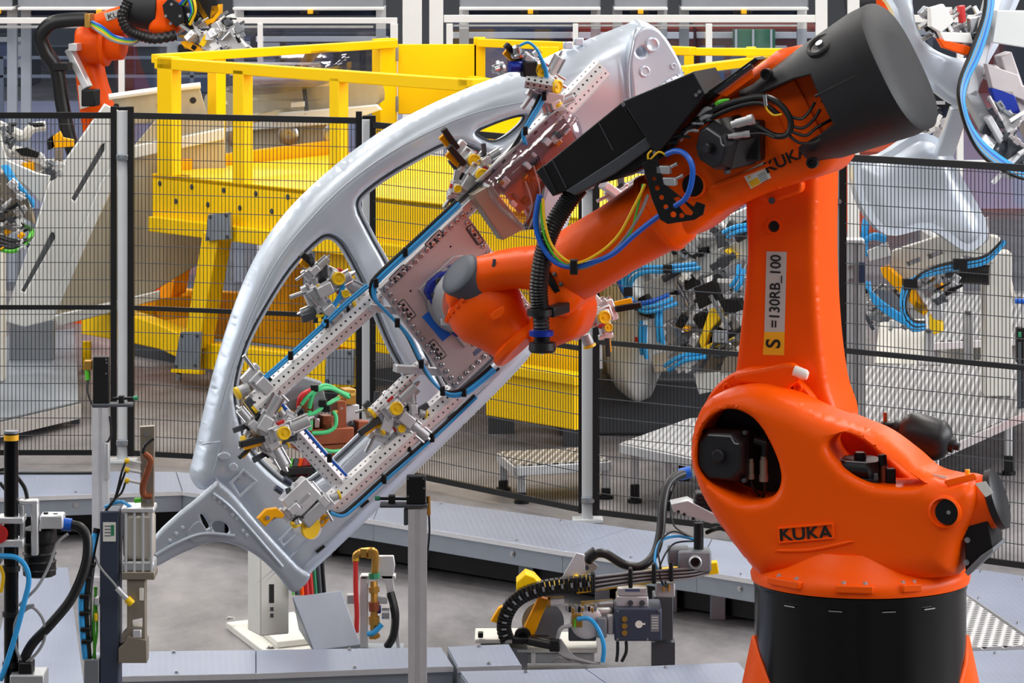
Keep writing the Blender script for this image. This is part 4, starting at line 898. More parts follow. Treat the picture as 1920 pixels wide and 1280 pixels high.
for a in ((1, 585, 505, -.06, 40, .6), (0, 640, 548, -.06, 110, .6), (1, 592, 572, -.1, 200, .6), (1, 470, 795, -.04, 130, .7), (0, 478, 820, -.08, 50, .6), (1, 535, 790, -.03, -120, .6), (1, 505, 845, -.06, 140, .7), (0, 745, 800, -.05, 120, .6), (1, 700, 765, -.07, 20, .6), (1, 770, 765, -.03, 95, .6), (1, 905, 300, -.06, 30, .6), (0, 850, 352, -.08, 80, .6), (1, 985, 110, .0, 150, .6), (1, 1035, 195, -.02, 20, .7), (0, 1130, 610, -.08, 100, .7), (1, 1160, 360, -.08, 30, .8), (1, 545, 950, .05, 40, .7), (1, 600, 935, .04, 130, .7)): clamp(GP, *a)
# long side arm of the upper clamp: drilled tube with a yellow end knob
o = octbeam(GP.px(985, 152, .06), GP.px(1042, 162, .10), .05, GP.N, True, .022, .005).build('side_tube', 'alu_dull', gr, 0, 20)
MB().lathe(GP.px(1042, 162, .10), GP.px(1050, 163, .12)-GP.px(1042, 162, .10), [(0, .028), (.012, .028), (.016, .022), (.010, .018), (.010, .008), (.015, .006)], 20).build('end_knob', 'knob_yellow', o)
MB().beam(GP.px(978, 130, .05), GP.px(1005, 128, .05), .05, .06).build('swing_arm', 'black', gr, .006); MB().lathe(GP.px(955, 125, .04), GP.U, [(0, .022), (.08, .022), (.09, .015)], 16).build('swing_cylinder', 'blue_anod', gr)
for x, y, dx, dy in ((940, 126, -14, 4), (972, 104, -4, -16)):
    p = GP.px(x, y, .05); MB().lathe(p, GP.px(x+dx, y+dy, .06)-p, [(0, .03), (.012, .03), (.016, .018), (.04, .016), (.042, .01)], 18).build('suction_cup', 'steel', gr)
MB().beam(GP.px(1010, 180, .0), GP.px(1052, 188, .0), .07, .05).build('clamp_mount', 'tool_plate', gr, .005)
# big clamp at the foot of the frame with yellow brackets
o = MB().box(Vector(), (1, 1, 1), m=GP.mat(.06) @ Matrix.Translation((*GP.uv(562, 932, .06), 0)) @ Matrix.Rotation(R(42), 4, 'Z') @ Matrix.Diagonal((.13, .10, .06, 1))).build('foot_clamp', 'alu', gr, .006)
MB().box(Vector(), (1, 1, 1), m=GP.mat(.05) @ Matrix.Translation((*GP.uv(590, 955, .05), 0)) @ Matrix.Rotation(R(42), 4, 'Z') @ Matrix.Diagonal((.14, .05, .09, 1))).build('clamp_body', 'alu_dull', o, .006)
for x, y in ((545, 905), (528, 922)): MB().cyl(GP.px(x, y, .06), GP.px(x-12, y-8, .06), .012).build('guide_rod', 'grey_blue', o)
pplate(GP, 'yellow_bracket', [(484, 972), (500, 955), (520, 952), (534, 965), (530, 972), (515, 970), (498, 987)], .10, .03, 'amber', gr, [], .004); pplate(GP, 'yellow_bracket', [(582, 965), (600, 948), (620, 972), (604, 990)], .04, .02, 'amber', gr, [], .004)
MB().lathe(GP.px(501, 970, .1), GP.N, [(0, .009), (.008, .009)], 8).build('bracket_bolt', 'steel', gr)
for x, y in ((592, 972), (602, 964), (604, 978), (612, 970)): MB().lathe(GP.px(x, y, .04), GP.N, [(0, .006), (.006, .006)], 8).build('bracket_bolt', 'steel', gr)
MB().lathe(GP.px(577, 985, .03), GP.N+GP.U*.5, [(-.03, .05), (.03, .05)], 24).build('stop_roller', 'alu', gr); MB().lathe(GP.px(580, 987, .05), GP.N+GP.U*.5, [(0, .046), (.012, .046)], 24).build('roller_ring', 'knob_yellow', gr)
hose([(548, 978, .08), (560, 968, .1), (575, 972, .08)], .004, 'rubber', gr, 'sensor_lead', GP); MB().cyl(GP.px(545, 980, .08), GP.px(552, 982, .08), .009).build('sensor_tip', 'knob_yellow', gr)
# right clamp beyond the wrist
for x0, y0, x1, y1, wd, m in ((1065, 575, 1130, 590, .07, 'alu_dull'), (1105, 560, 1140, 600, .05, 'alu')): MB().beam(GP.px(x0, y0, -.05), GP.px(x1, y1, -.05), wd, .06).build('clamp_block', m, gr, .005)
pplate(GP, 'yellow_bracket', [(1088, 562), (1104, 548), (1112, 560), (1096, 578)], .02, .03, 'knob_yellow', gr, [], .003)
# cross struts under the plate
for x0, y0, x1, y1, wd in ((690, 575, 760, 585, .05), (740, 690, 860, 700, .05), (1130, 345, 1185, 385, .07), (860, 400, 890, 370, .05), (1000, 640, 1020, 660, .03)): MB().beam(GP.px(x0, y0, -.02), GP.px(x1, y1, -.02), wd, .03).build('strut', 'alu', gr, .004)
# long edge rail and valve terminal under clear film
rail = pplate(GP, 'slotted_rail', [(893, 340), (1052, 196), (1066, 206), (908, 352)], .03, .02, 'alu_dull', gr, [], .002)
for k in range(7):
    x = 920+k*20; y = 322-k*18; pplate(GP, 'rail_slot', [(x, y), (x+6, y-6), (x+9, y-3), (x+3, y+3)], .0312, .002, 'ink', rail, [], .0003)
pplate(GP, 'steel_box', [(886, 366), (920, 346), (986, 428), (944, 450)], .09, .08, 'bronze_grey', gr, [], .004)
vt = pplate(GP, 'valve_terminal', [(930, 338), (1060, 222), (1085, 262), (1010, 372), (975, 400)], .03, .03, 'grey_mid', gr, [], .004)
random.seed(9)
for k in range(30):
    f = random.random(); g_ = random.random(); x = 935+f*125+g_*35; y = 340-f*112+g_*55
    MB().box(Vector(), (1, 1, 1), m=GP.mat(.04) @ Matrix.Translation((*GP.uv(x, y, .04), 0)) @ Matrix.Rotation(R(45), 4, 'Z') @ Matrix.Diagonal((random.uniform(.012, .045), random.uniform(.01, .03), random.uniform(.01, .05), 1))).build('valve', random.choice(['alu', 'black', 'brass', 'white', 'grey_dark', 'alu']), vt, .002)
for k in range(9):
    x = 985+k*3; hose([(x, 340-k*6, .06), (x+12, 380-k*5, .07), (x+4, 410-k*3, .05), (x-10, 430, .04)], .0035, random.choice(['alu_dull', 'grey_wire', 'black']), vt, 'valve_lead', GP, n=4)
fl_ = [(908, 352), (985, 272), (1052, 212), (1088, 222), (1094, 285), (1040, 345), (1008, 420), (972, 430)]
puff(GP, 'clear_film_cover', fl_, .13, .09, 'film', gr, [], .07, .02, 4, .02)
# hose runs, three tubes each
def bundle(pts, n, r, m, parent, pl=GP, name='air_hose', gap=1.6, extra=None):
    for i in range(n):
        o_ = (i-(n-1)/2)*gap*r*500
        hose([(x+o_*.7, y+o_*.7, w+.004*(i % 2)) for x, y, w in pts], r, m if not extra or i else extra, parent, name, pl, n=5, seg=7)
bundle([(488, 715, -.02), (520, 688, -.02), (560, 652, -.02), (610, 606, -.01), (650, 568, .02), (690, 535, .06)], 2, .006, 'blue_hose', gr)
bundle([(860, 380, .06), (780, 455, .06), (715, 515, .07), (700, 535, .07), (702, 560, .07), (730, 590, .06), (765, 630, .06), (790, 680, .06), (812, 715, .06), (838, 737, .06), (868, 735, .06), (900, 712, .05), (925, 690, .05)], 3, .007, 'blue_hose', gr, extra='rubber')
bundle([(1012, 105, .08), (1024, 135, .08), (1020, 180, .06), (995, 225, .05), (982, 250, .05), (985, 270, .05)], 2, .006, 'blue_hose', gr)
bundle([(975, 85, .06), (992, 80, .07), (1010, 98, .08), (1020, 130, .08)], 1, .006, 'blue_hose', gr)
bundle([(892, 742, .0), (840, 792, -.03), (780, 846, -.03), (720, 898, -.03), (665, 948, -.01), (640, 965, .0), (616, 958, .02)], 2, .007, 'blue_hose', gr, extra='rubber')
bundle([(516, 745, -.02), (560, 792, -.02), (610, 850, -.02), (648, 890, -.02)], 2, .006, 'blue_cable', gr)
bundle([(1020, 165, .03), (960, 280, .02), (880, 360, .03), (850, 388, .05)], 2, .005, 'rubber', gr, name='signal_cable')
bundle([(642, 520, -.02), (640, 550, -.02), (618, 585, -.02), (606, 610, .0)], 2, .006, 'blue_hose', gr)
bundle([(1112, 560, .0), (1100, 580, .02), (1095, 600, .02)], 2, .005, 'blue_hose', gr)
for x, y, w in ((545, 666, -.02), (612, 606, -.01), (760, 472, .065), (705, 530, .075), (745, 605, .065), (790, 682, .065), (830, 733, .065), (870, 735, .06), (810, 820, -.03), (720, 898, -.03), (985, 245, .055), (1020, 180, .065), (560, 792, -.015), (618, 858, -.015)):
    MB().box(GP.px(x, y, w), (.02, .03, .035)).build('cable_tie', 'black', gr, .004)
# ================================================================ helpers for upright things seen from the camera side
def fp(d, yaw=0): return Plane(P(960, 640, d), yaw)
def bx(pl, x0, y0, x1, y1, w0, w1, name, m, parent, bev=.004):
    """box whose front face (offset w1) covers the pixel rectangle; goes back to w0"""
    a, b = pl.uv(x0, y0, w1), pl.uv(x1, y1, w1)
    M = pl.mat((w0+w1)/2) @ Matrix.Translation(((a[0]+b[0])/2, (a[1]+b[1])/2, 0))
    return MB().box(Vector(), (abs(b[0]-a[0]), abs(a[1]-b[1]), w1-w0), m=M).build(name, m, parent, bev)
def cylp(pl, x0, y0, x1, y1, w, r, name, m, parent, r2=None, seg=18): return MB().cyl(pl.px(x0, y0, w), pl.px(x1, y1, w), r, r2, seg).build(name, m, parent)
def floorz(o): o.location.z = 0; WINV[o.name] = Matrix.Translation(-Vector(o.location)); return o
def stand(name, label, cat, x, d, group=None): return thing(name, label, cat, ((x-960)*d/F, d, 0), group)
def profile(pl, x, wd, y0, parent, m='alu', z0=0):
    """grooved aluminium profile from height y0 (px) to the floor"""
    top = pl.px(x, y0, 0); h = top.z; s = wd/2; g = wd*.13; t = wd*.12
    r = []
    for k in range(4):
        q = [(-s, -s), (-g, -s), (-g*.9, -s+t), (g*.9, -s+t), (g, -s)]
        for a, b in q: r.append((a*cos(k*pi/2)-b*sin(k*pi/2), a*sin(k*pi/2)+b*cos(k*pi/2)))
    return MB().prism([Vector((top.x+a, top.y+b, z0)) for a, b in r], Vector((0, 0, h-z0))).build('profile', m, parent, 0, 0)
# ---- upright profiles with light barrier boxes
p1 = fp(15.5); t = stand('sensor_post', 'aluminium profile post with black sensor box standing in the centre foreground', 'post', 783, 15.5, 'sensor posts')
profile(p1, 783, .072, 952, t); MB().box(Vector((t.location.x, t.location.y, .01)), (.14, .14, .02)).build('foot_plate', 'alu', t)
o = bx(p1, 762, 893, 798, 945, -.03, .03, 'sensor_box', 'black', t)
for x, y in ((765, 897), (794, 897), (765, 930), (795, 915)): MB().lathe(p1.px(x, y, .03), p1.N, [(0, .003), (.003, .003)], 8).build('screw', 'steel', o)
bx(p1, 712, 946, 802, 952, -.04, .04, 'arm_plate', 'grey_dark', t); cylp(p1, 703, 934, 762, 935, .0, .006, 'sensor_rod', 'black', t); cylp(p1, 703, 934, 712, 934, .0, .009, 'sensor_tip', 'green', t)
bx(p1, 728, 929, 741, 950, -.02, .02, 'sensor_holder', 'black', t); cylp(p1, 803, 930, 804, 965, -.02, .008, 'cable_gland', 'brass', t); hose([(804, 960, -.02), (805, 1000, -.03), (800, 1050, -.045)], .004, 'rubber', t, 'sensor_cable', p1)
bx(p1, 757, 955, 765, 985, -.02, .03, 'cable_clip', 'grey_dark', t)
p2 = fp(19.4); t = stand('sensor_post', 'aluminium profile post with black sensor box left of the fence post', 'post', 189, 19.4, 'sensor posts')
profile(p2, 189, .078, 762, t); MB().box(Vector((t.location.x, t.location.y, .01)), (.14, .14, .02)).build('foot_plate', 'alu', t)
o = bx(p2, 174, 669, 204, 757, -.03, .03, 'sensor_box', 'black', t); bx(p2, 172, 757, 248, 763, -.04, .04, 'arm_plate', 'grey_dark', t)
for x, y in ((199, 674), (199, 700), (200, 680)): MB().lathe(p2.px(x, y, .03), p2.N, [(0, .004), (.003, .004)], 8).build('screw', 'steel', o)
cylp(p2, 212, 747, 257, 746, 0, .007, 'sensor_rod', 'black', t); cylp(p2, 250, 746, 258, 746, 0, .011, 'sensor_tip', 'green', t); bx(p2, 222, 742, 232, 760, -.02, .02, 'sensor_holder', 'black', t)
bx(p2, 157, 676, 172, 694, -.03, .02, 'junction_block', 'brass', t); cylp(p2, 163, 692, 165, 712, 0, .012, 'gland', 'green_wire', t); hose([(165, 712, 0), (165, 738, .02), (176, 765, .03)], .005, 'rubber', t, 'sensor_cable', p2)
bx(p2, 196, 830, 204, 900, -.02, .05, 'cable_channel', 'alu_dull', t); hose([(206, 780, .03), (208, 815, .03), (198, 832, .04)], .006, 'rubber', t, 'sensor_cable', p2)
# ---- spot welding gun on a white pedestal, behind the silver frame
pw = fp(17.75, R(24)); t = stand('welding_station', 'white pedestal with copper welding gun seen through the front door opening', 'welder', 520, 17.75)
b0 = [G(424, 1166, .03), G(500, 1224, .03), G(606, 1212, .03), G(560, 1150, .03)]
MB().prism(b0, Vector((0, 0, -.03))).build('base_plate', 'off_white', t, .004)
MB().prism([G(466, 1158, .06), G(520, 1203, .06), G(590, 1195, .06), G(552, 1146, .06)], Vector((0, 0, -.028))).build('base_pad', 'off_white', t, .004)
for x, y in ((432, 1160), (508, 1215), (520, 1186)): bolt(G(x, y, .06), 'steel', t, .014)
bx(pw, 488, 858, 542, 1188, -.16, 0, 'pedestal', 'off_white', t, .006)
pplate(pw, 'name_plate', [(505, 1095), (514, 1095), (514, 1130), (505, 1130)], .002, .002, 'ink', t, [], .0003); 
for y in (1138, 1150): pplate(pw, 'name_plate', [(507, y), (513, y), (513, y+7), (507, y+7)], .002, .002, 'grey_dark', t, [], .0003)
MB().prism([pw.px(548, 1118, .1), pw.px(640, 1106, .1), pw.px(676, 1208, .16), pw.px(588, 1220, .16)], Vector((0, .02, -.02))).build('cable_cover', 'galv', t, .003)
MB().prism([pw.px(548, 1118, .1), pw.px(588, 1220, .16), pw.px(588, 1222, .1), pw.px(560, 1180, .0)], Vector((.02, .02, 0))).build('cover_side', 'galv', t, .002)
for i, (x, m, r) in enumerate(((548, 'grey_dark', .012), (556, 'orange', .012), (565, 'red', .014), (574, 'red', .012), (582, 'green', .010), (540, 'green_wire', .005), (590, 'grey_dark', .012), (598, 'black', .01))):
    hose([(x+8, 860, -.03), (x, 905, .0), (x+2, 980, .0), (x+6, 1060, .02), (x+10, 1115, .03)], r, m, t, 'supply_hose', pw)
bx(pw, 530, 878, 592, 888, -.02, .03, 'hose_comb', 'black', t); bx(pw, 534, 895, 590, 902, -.02, .03, 'hose_comb', 'black', t)
MB().prism([pw.px(x, y, -.02) for x, y in ((525, 745), (565, 705), (605, 715), (615, 760), (560, 790), (530, 790))], -pw.N*.2).build('transformer_housing', 'grey_mid', t, .01)
bx(pw, 540, 738, 600, 800, -.3, -.05, 'gun_block', 'alu_dull', t, .008)
for x0, y0, x1, y1, w0, w1, m in ((563, 748, 588, 815, -.06, .02, 'copper'), (632, 752, 650, 805, -.08, .0, 'copper'), (580, 806, 664, 830, -.12, .03, 'copper'), (672, 790, 692, 838, -.05, .02, 'copper'), (545, 770, 566, 820, -.1, .0, 'brass'), (648, 730, 668, 758, -.1, -.02, 'brass'), (590, 785, 600, 802, -.05, .02, 'steel'), (606, 780, 626, 802, -.06, .01, 'copper'), (646, 760, 674, 800, -.12, -.04, 'alu_dull')): bx(pw, x0, y0, x1, y1, w0, w1, 'electrode_block', m, t, .004)
for (x, y) in ((568, 790), (574, 796), (577, 788), (569, 799), (640, 765)): MB().lathe(pw.px(x, y, .02), pw.N, [(0, .006), (.006, .006)], 8).build('screw', 'steel', t)
cylp(pw, 655, 795, 675, 808, -.03, .018, 'electrode_shaft', 'grey_dark', t); cylp(pw, 692, 808, 720, 828, -.02, .016, 'electrode_shaft', 'grey_dark', t); cylp(pw, 615, 792, 618, 803, .02, .022, 'electrode_cap', 'copper', t)
MB().prism([pw.px(x, y, .02) for x, y in ((592, 835), (700, 826), (700, 862), (622, 866), (590, 850))], -pw.N*.08).build('lower_arm', 'copper', t, .006)
MB().prism([pw.px(x, y, -.02) for x, y in ((565, 832), (610, 846), (612, 860), (570, 850), (548, 838))], -pw.N*.08).build('lower_arm', 'copper', t, .006)
for pts, m, r in (([(560, 764, .03), (565, 742, .05), (592, 728, .05), (610, 728, .04)], 'red', .012), ([(565, 758, .05), (582, 738, .06), (610, 722, .05), (640, 735, .03), (660, 742, .0)], 'green_cable', .009), ([(580, 765, .05), (590, 735, .06), (620, 728, .05), (655, 745, .02)], 'green_cable', .009), ([(562, 760, .04), (562, 775, .05), (585, 776, .06), (615, 757, .05), (635, 746, .03)], 'green_cable', .009), ([(580, 770, .05), (583, 790, .05), (581, 806, .05)], 'green_cable', .009), ([(585, 812, .05), (612, 810, .06), (628, 800, .06), (630, 782, .05), (625, 772, .03)], 'green_cable', .009), ([(600, 840, .05), (622, 846, .06), (655, 842, .05), (685, 838, .04)], 'green_cable', .008), ([(580, 860, .02), (600, 890, .0), (640, 900, .0)], 'green', .008)):
    hose(pts, r, m, t, 'cooling_hose', pw)
for x, y in ((590, 727), (563, 772), (605, 755), (612, 765)): MB().box(pw.px(x, y, .05), (.035, .04, .03)).build('hose_tie', 'black', t, .004)
for x, y in ((660, 742), (636, 745), (684, 838), (627, 774), (560, 762)): MB().cyl(pw.px(x-3, y, .02), pw.px(x+5, y-2, .02), .010, seg=8).build('hose_nipple', 'brass', t)
# ---- water manifold stand beside the post
pm = fp(17.6); t = stand('water_manifold', 'water manifold with brass pipes and red hose on a grey frame', 'pipework', 700, 17.6)
bx(pm, 674, 1080, 690, 1215, -.05, 0, 'frame_leg', 'alu', t); bx(pm, 676, 1078, 742, 1086, -.06, .0, 'frame_top', 'alu', t)
MB().prism([pm.px(x, y, -.0) for x, y in ((706, 1042), (738, 1042), (741, 1060), (737, 1082), (752, 1222), (745, 1218), (722, 1090), (706, 1072))], Vector((0, .03, 0))).build('splash_plate', 'alu', t, .003)
MB().box(Vector(((705-960)*17.6/F, 17.63, .01)), (.24, .16, .02)).build('base_plate', 'galv', t)
hose([(667, 1052, .03), (668, 1040, .04), (680, 1034, .04), (702, 1034, .04), (703, 1060, .03), (702, 1075, .02)], .016, 'brass', t, 'brass_pipe', pm)
cylp(pm, 682, 1028, 682, 1044, .04, .022, 'pipe_nut', 'brass', t, seg=6); cylp(pm, 696, 1030, 696, 1046, .04, .022, 'pipe_nut', 'brass', t, seg=6)
hose([(667, 1052, .04), (667, 1100, .04), (669, 1150, .04), (668, 1185, .04)], .011, 'red', t, 'water_hose', pm); hose([(732, 1110, .0), (741, 1150, .02), (738, 1190, .02), (726, 1212, .0)], .018, 'rubber', t, 'water_hose', pm)
hose([(701, 1090, .0), (702, 1130, .02), (701, 1180, .02), (708, 1195, .02)], .016, 'brass', t, 'brass_pipe', pm)
for y0, y1, m in ((1074, 1084, 'green'), (1100, 1110, 'brass'), (1128, 1145, 'copper'), (1155, 1170, 'brass'), (1188, 1196, 'brass')): cylp(pm, 701, y0, 702, y1, .02, .024, 'pipe_fitting', m, t, seg=8)
hose([(690, 1188, .03), (700, 1186, .04), (716, 1170, .03)], .012, 'blue_hose', t, 'air_hose', pm); cylp(pm, 716, 1150, 730, 1150, .01, .025, 'pressure_gauge', 'steel', t); bx(pm, 706, 1118, 726, 1132, -.02, .02, 'valve_block', 'alu_dull', t); bx(pm, 706, 1136, 714, 1150, -.02, .02, 'valve_block', 'blue_anod', t)
bx(pm, 650, 1115, 666, 1132, -.02, .03, 'valve_block', 'alu_dull', t); bx(pm, 663, 1044, 672, 1052, .0, .05, 'hose_clip', 'knob_yellow', t)
# ---- press unit at the left foreground
pp = fp(13.6); t = stand('press_unit', 'black upright press unit with a pale pneumatic cylinder and bronze tool', 'machine', 230, 13.6)
bx(pp, 187, 958, 223, 1300, -.12, 0, 'column', 'grey_blue', t, .006); a = pp.px(205, 1290, -.06)
MB().box(Vector((a.x, a.y, a.z/2)), (.13, .13, a.z)).build('column_foot', 'black', t); lb = bx(pp, 193, 979, 217, 1015, 0, .003, 'type_label', 'label_white', t, .0005)
for k in range(4): bx(pp, 196, 985+k*6, 208, 987+k*6, .003, .004, 'label_line', 'grey_mid', lb, 0)
bx(pp, 208, 984, 214, 1004, .003, .004, 'label_mark', 'green', lb, 0)
bx(pp, 227, 952, 289, 961, -.11, .01, 'cylinder_head', 'alu', t); bx(pp, 230, 961, 288, 1052, -.1, 0, 'cylinder_barrel', 'cream_cyl', t, .02)
for x in (236, 252, 268, 284): MB().cyl(pp.px(x, 961, .002), pp.px(x, 1072, .002), .005, seg=8).build('tie_rod', 'alu', t)
bx(pp, 229, 1052, 289, 1072, -.105, .005, 'cylinder_base', 'alu_dull', t, .008); bx(pp, 228, 1072, 290, 1087, -.11, .01, 'tool_flange', 'bronze_grey', t)
pplate(pp, 'tool_holder', [(238, 1087), (272, 1087), (272, 1205), (228, 1205), (228, 1190), (238, 1180)], .0, .08, 'bronze_grey', t, [[(245, 1163), (267, 1158), (267, 1176), (245, 1176)]], .003)
pplate(pp, 'die_block', [(222, 1243), (222, 1215), (236, 1203), (240, 1192), (275, 1200), (275, 1243)], .01, .09, 'bronze_grey', t, [], .003)
bx(pp, 249, 1180, 265, 1196, .0, .01, 'label_tag', 'alu', t); bx(pp, 261, 1102, 269, 1126, .0, .004, 'label_tag', 'label_white', t)
pplate(pp, 'cable_plate', [(262, 800), (290, 798), (288, 950), (264, 950)], -.02, .03, 'bronze_grey', t, [], .003)
for x, y in ((275, 814), (278, 938)): MB().lathe(pp.px(x, y, -.02), pp.N, [(0, .007), (.006, .007)], 10).build('screw', 'steel', t)
hose([(288, 822, .0), (272, 835, .01), (268, 850, .01)], .006, 'rubber', t, 'tool_cable', pp); hose([(270, 850, .005), (282, 862, .005), (276, 885, .005), (268, 910, .005), (270, 928, .005), (285, 930, .005)], .011, 'copper', t, 'braided_cable', pp)
for y in (866, 883, 903):
    cylp(pp, 240, y-2, 264, y+3, -.01, .006, 'limit_switch', 'alu', t); cylp(pp, 234, y-3, 242, y-1, -.01, .009, 'switch_plug', 'knob_yellow', t)
    hose([(236, y-2, -.01), (228, y+20, .0), (215, 935, .0), (197, 958, -.02)], .004, 'rubber', t, 'switch_cable', pp)
hose([(197, 950, -.02), (225, 940, .0), (245, 950, -.02)], .006, 'blue_hose', t, 'air_hose', pp); cylp(pp, 252, 938, 264, 937, -.02, .009, 'hose_fitting', 'green_wire', t)
for pts, m, r in (([(178, 1000, -.02), (168, 1040, .0), (158, 1080, .0), (152, 1130, .0), (155, 1190, .0), (160, 1235, -.02)], 'blue_hose', .010), ([(182, 990, -.03), (172, 1040, -.02), (164, 1090, -.01), (160, 1150, -.01), (166, 1235, -.03)], 'rubber', .012), ([(180, 1100, -.03), (176, 1170, -.02), (178, 1235, -.03)], 'green_wire', .005), ([(178, 1100, -.03), (182, 1180, -.02), (174, 1235, -.03)], 'green_wire', .004), ([(176, 1060, -.04), (170, 1120, -.03), (172, 1200, -.03)], 'grey_wire', .005)):
    hose(pts, r, m, t, 'supply_hose', pp)
for x, y in ((165, 1060), (157, 1085), (154, 1118), (154, 1150), (156, 1180), (158, 1203)): bx(pp, x-6, y-4, x+13, y+5, -.03, .02, 'hose_tie', 'black', t)
bx(pp, 157, 1236, 186, 1330, -.08, .0, 'cable_channel', 'grey_mid', t); bx(pp, 176, 1120, 186, 1135, -.03, .0, 'terminal', 'alu', t); bx(pp, 176, 1150, 183, 1165, -.03, .0, 'terminal', 'knob_yellow', t)
hose([(176, 1040, -.03), (190, 1066, .01), (215, 1095, .02), (222, 1108, .02)], .004, 'grey_wire', t, 'sensor_cable', pp); cylp(pp, 219, 1102, 238, 1122, .02, .010, 'sensor_plug', 'alu', t); cylp(pp, 238, 1122, 248, 1132, .02, .013, 'sensor_tip', 'knob_yellow', t)
# ---- camera pole at the far left
pk = fp(13.0); t = stand('camera_pole', 'black camera pole with clamps and thick black cable at the left edge', 'pole', 22, 13.0)
a = pk.px(21, 812, 0); MB().lathe(Vector((a.x, a.y, 0)), Vector((0, 0, 1)), [(0, .12), (.02, .12), (.02, .0235), (a.z, .0235)], 26).build('pole', 'drum_black', t)
MB().lathe(pk.px(21, 812, 0), Vector((0, 0, 1)), [(0, .024), (.008, .024)], 24).build('pole_cap', 'grey_mid', t); MB().lathe(pk.px(21, 825, 0), Vector((0, 0, 1)), [(0, .0242), (.018, .0242)], 24).build('pole_band', 'label_yellow', t)
for y0, y1 in ((970, 982), (1012, 1026)): bx(pk, -6, y0, 44, y1, -.05, .035, 'pole_clamp', 'alu', t)
for y in (1070, 1155, 1250): MB().lathe(pk.px(21, y, 0), Vector((0, 0, 1)), [(0, .029), (.018, .029)], 24).build('pole_collar', 'rubber', t)
bx(pk, 34, 938, 71, 946, -.04, .0, 'side_bracket', 'alu', t); bx(pk, 58, 942, 71, 1042, -.04, .0, 'side_bracket', 'alu', t); bx(pk, 36, 946, 45, 1012, -.04, .0, 'side_bracket', 'alu_dull', t)
MB().lathe(pk.px(74, 985, -.08), Vector((0, 0, -1)), [(0, .03), (.01, .055), (.05, .058), (.06, .05), (.12, .05), (.12, .054), (.16, .054), (.165, .045)], 30).build('camera_lens', 'black', t)
for y in (1040, 1055, 1070): MB().lathe(pk.px(74, y, -.08), Vector((0, 0, 1)), [(0, .052), (.006, .056), (.012, .052)], 30).build('lens_ring', 'rubber', t)
bx(pk, 74, 966, 118, 992, -.09, -.01, 'camera_body', 'alu', t, .006); cylp(pk, 116, 982, 134, 984, -.05, .021, 'plug', 'blue_cable', t); cylp(pk, 86, 960, 86, 968, -.04, .008, 'thumb_screw', 'black', t); cylp(pk, 104, 962, 104, 970, -.04, .008, 'thumb_screw', 'black', t)
hose([(134, 984, -.05), (152, 990, -.05), (164, 1012, -.04), (160, 1060, -.02), (135, 1120, .0), (95, 1170, .02), (62, 1205, .02), (46, 1235, .02), (43, 1255, .02)], .0165, 'rubber', t, 'thick_cable', pk, seg=12)
bx(pk, 34, 1243, 60, 1268, -.02, .06, 'cable_gland', 'black', t); b_ = bx(pk, 18, 1266, 82, 1300, -.06, .08, 'junction_box', 'alu_dull', t)
hose([(0, 1042, .03), (30, 1045, .04), (48, 1062, .04), (54, 1090, .04), (45, 1130, .04), (32, 1180, .04), (12, 1245, .04), (0, 1275, .04)], .009, 'blue_hose', t, 'air_hose', pk)
hose([(128, 1000, -.03), (108, 1018, -.02), (92, 1060, .0), (70, 1100, .02), (35, 1135, .03)], .005, 'grey_wire', t, 'signal_cable', pk)
hose([(40, 1150, .03), (60, 1138, .03), (80, 1160, .03), (84, 1195, .03), (68, 1225, .03), (45, 1240, .03), (30, 1215, .03), (28, 1170, .03), (45, 1140, .03), (64, 1134, .03)], .005, 'grey_wire', t, 'signal_cable', pk)
hose([(0, 1060, .03), (6, 1080, .03), (2, 1110, .03)], .006, 'yellow_wire', t, 'signal_cable', pk); hose([(0, 905, -.03), (12, 920, -.02), (30, 940, -.03)], .006, 'rubber', t, 'signal_cable', pk); hose([(0, 880, -.06), (20, 882, -.06), (45, 912, -.06), (52, 940, -.05)], .007, 'rubber', t, 'signal_cable', pk)
MB().lathe(pk.px(-2, 1000, .02), -Vector((0, 1, 0)), [(0, .03), (.02, .03)], 18).build('emergency_button', 'red', t); bx(pk, -30, 985, 0, 1060, -.1, .02, 'switch_box', 'alu_dull', t)
# ---- glue and sealing machine at the bottom centre
pg = fp(17.0); t = stand('sealing_machine', 'yellow armed sealing machine with black drag chain and dark blue controller', 'machine', 1060, 17.0)
bx(pg, 890, 1198, 1000, 1206, -.25, .0, 'base_frame', 'off_white', t); a = pg.px(945, 1206, -.12); MB().box(Vector((a.x, a.y, a.z/2)), (.2, .2, a.z)).build('base_leg', 'grey_mid', t)
bx(pg, 968, 1216, 1120, 1224, -.4, -.02, 'base_rail', 'off_white', t); bx(pg, 972, 1224, 1115, 1243, -.38, -.04, 'base_beam', 'alu_dull', t); bx(pg, 996, 1224, 1004, 1243, -.04, .0, 'base_rib', 'white', t)
ya = MB().beam(pg.px(1080, 1100, -.1), pg.px(1346, 1062, -.1), .06, .05).build('long_arm', 'yellow', t, .004)
pplate(pg, 'yellow_bracket', [(968, 1092), (985, 1076), (1002, 1082), (1020, 1102), (1060, 1095), (1080, 1078), (1108, 1092), (1106, 1100), (1060, 1108), (1005, 1110), (978, 1122), (968, 1118)], .05, .14, 'yellow', t, [], .006)
pplate(pg, 'yellow_leg', [(920, 1165), (935, 1140), (958, 1130), (950, 1150), (938, 1170)], .06, .05, 'amber', t, [], .004); pplate(pg, 'yellow_leg', [(985, 1172), (1010, 1120), (1030, 1125), (1018, 1150), (1002, 1190), (978, 1192)], .0, .06, 'amber', t, [], .004)
MB().lathe(pg.px(980, 1190, .02), pg.N, [(0, .035), (.03, .035), (.03, .018), (.01, .018)], 20).build('chain_pulley', 'black', t); MB().lathe(pg.px(1018, 1165, -.08), pg.N, [(0, .09), (.01, .09)], 30).build('guard_disc', 'galv', t)
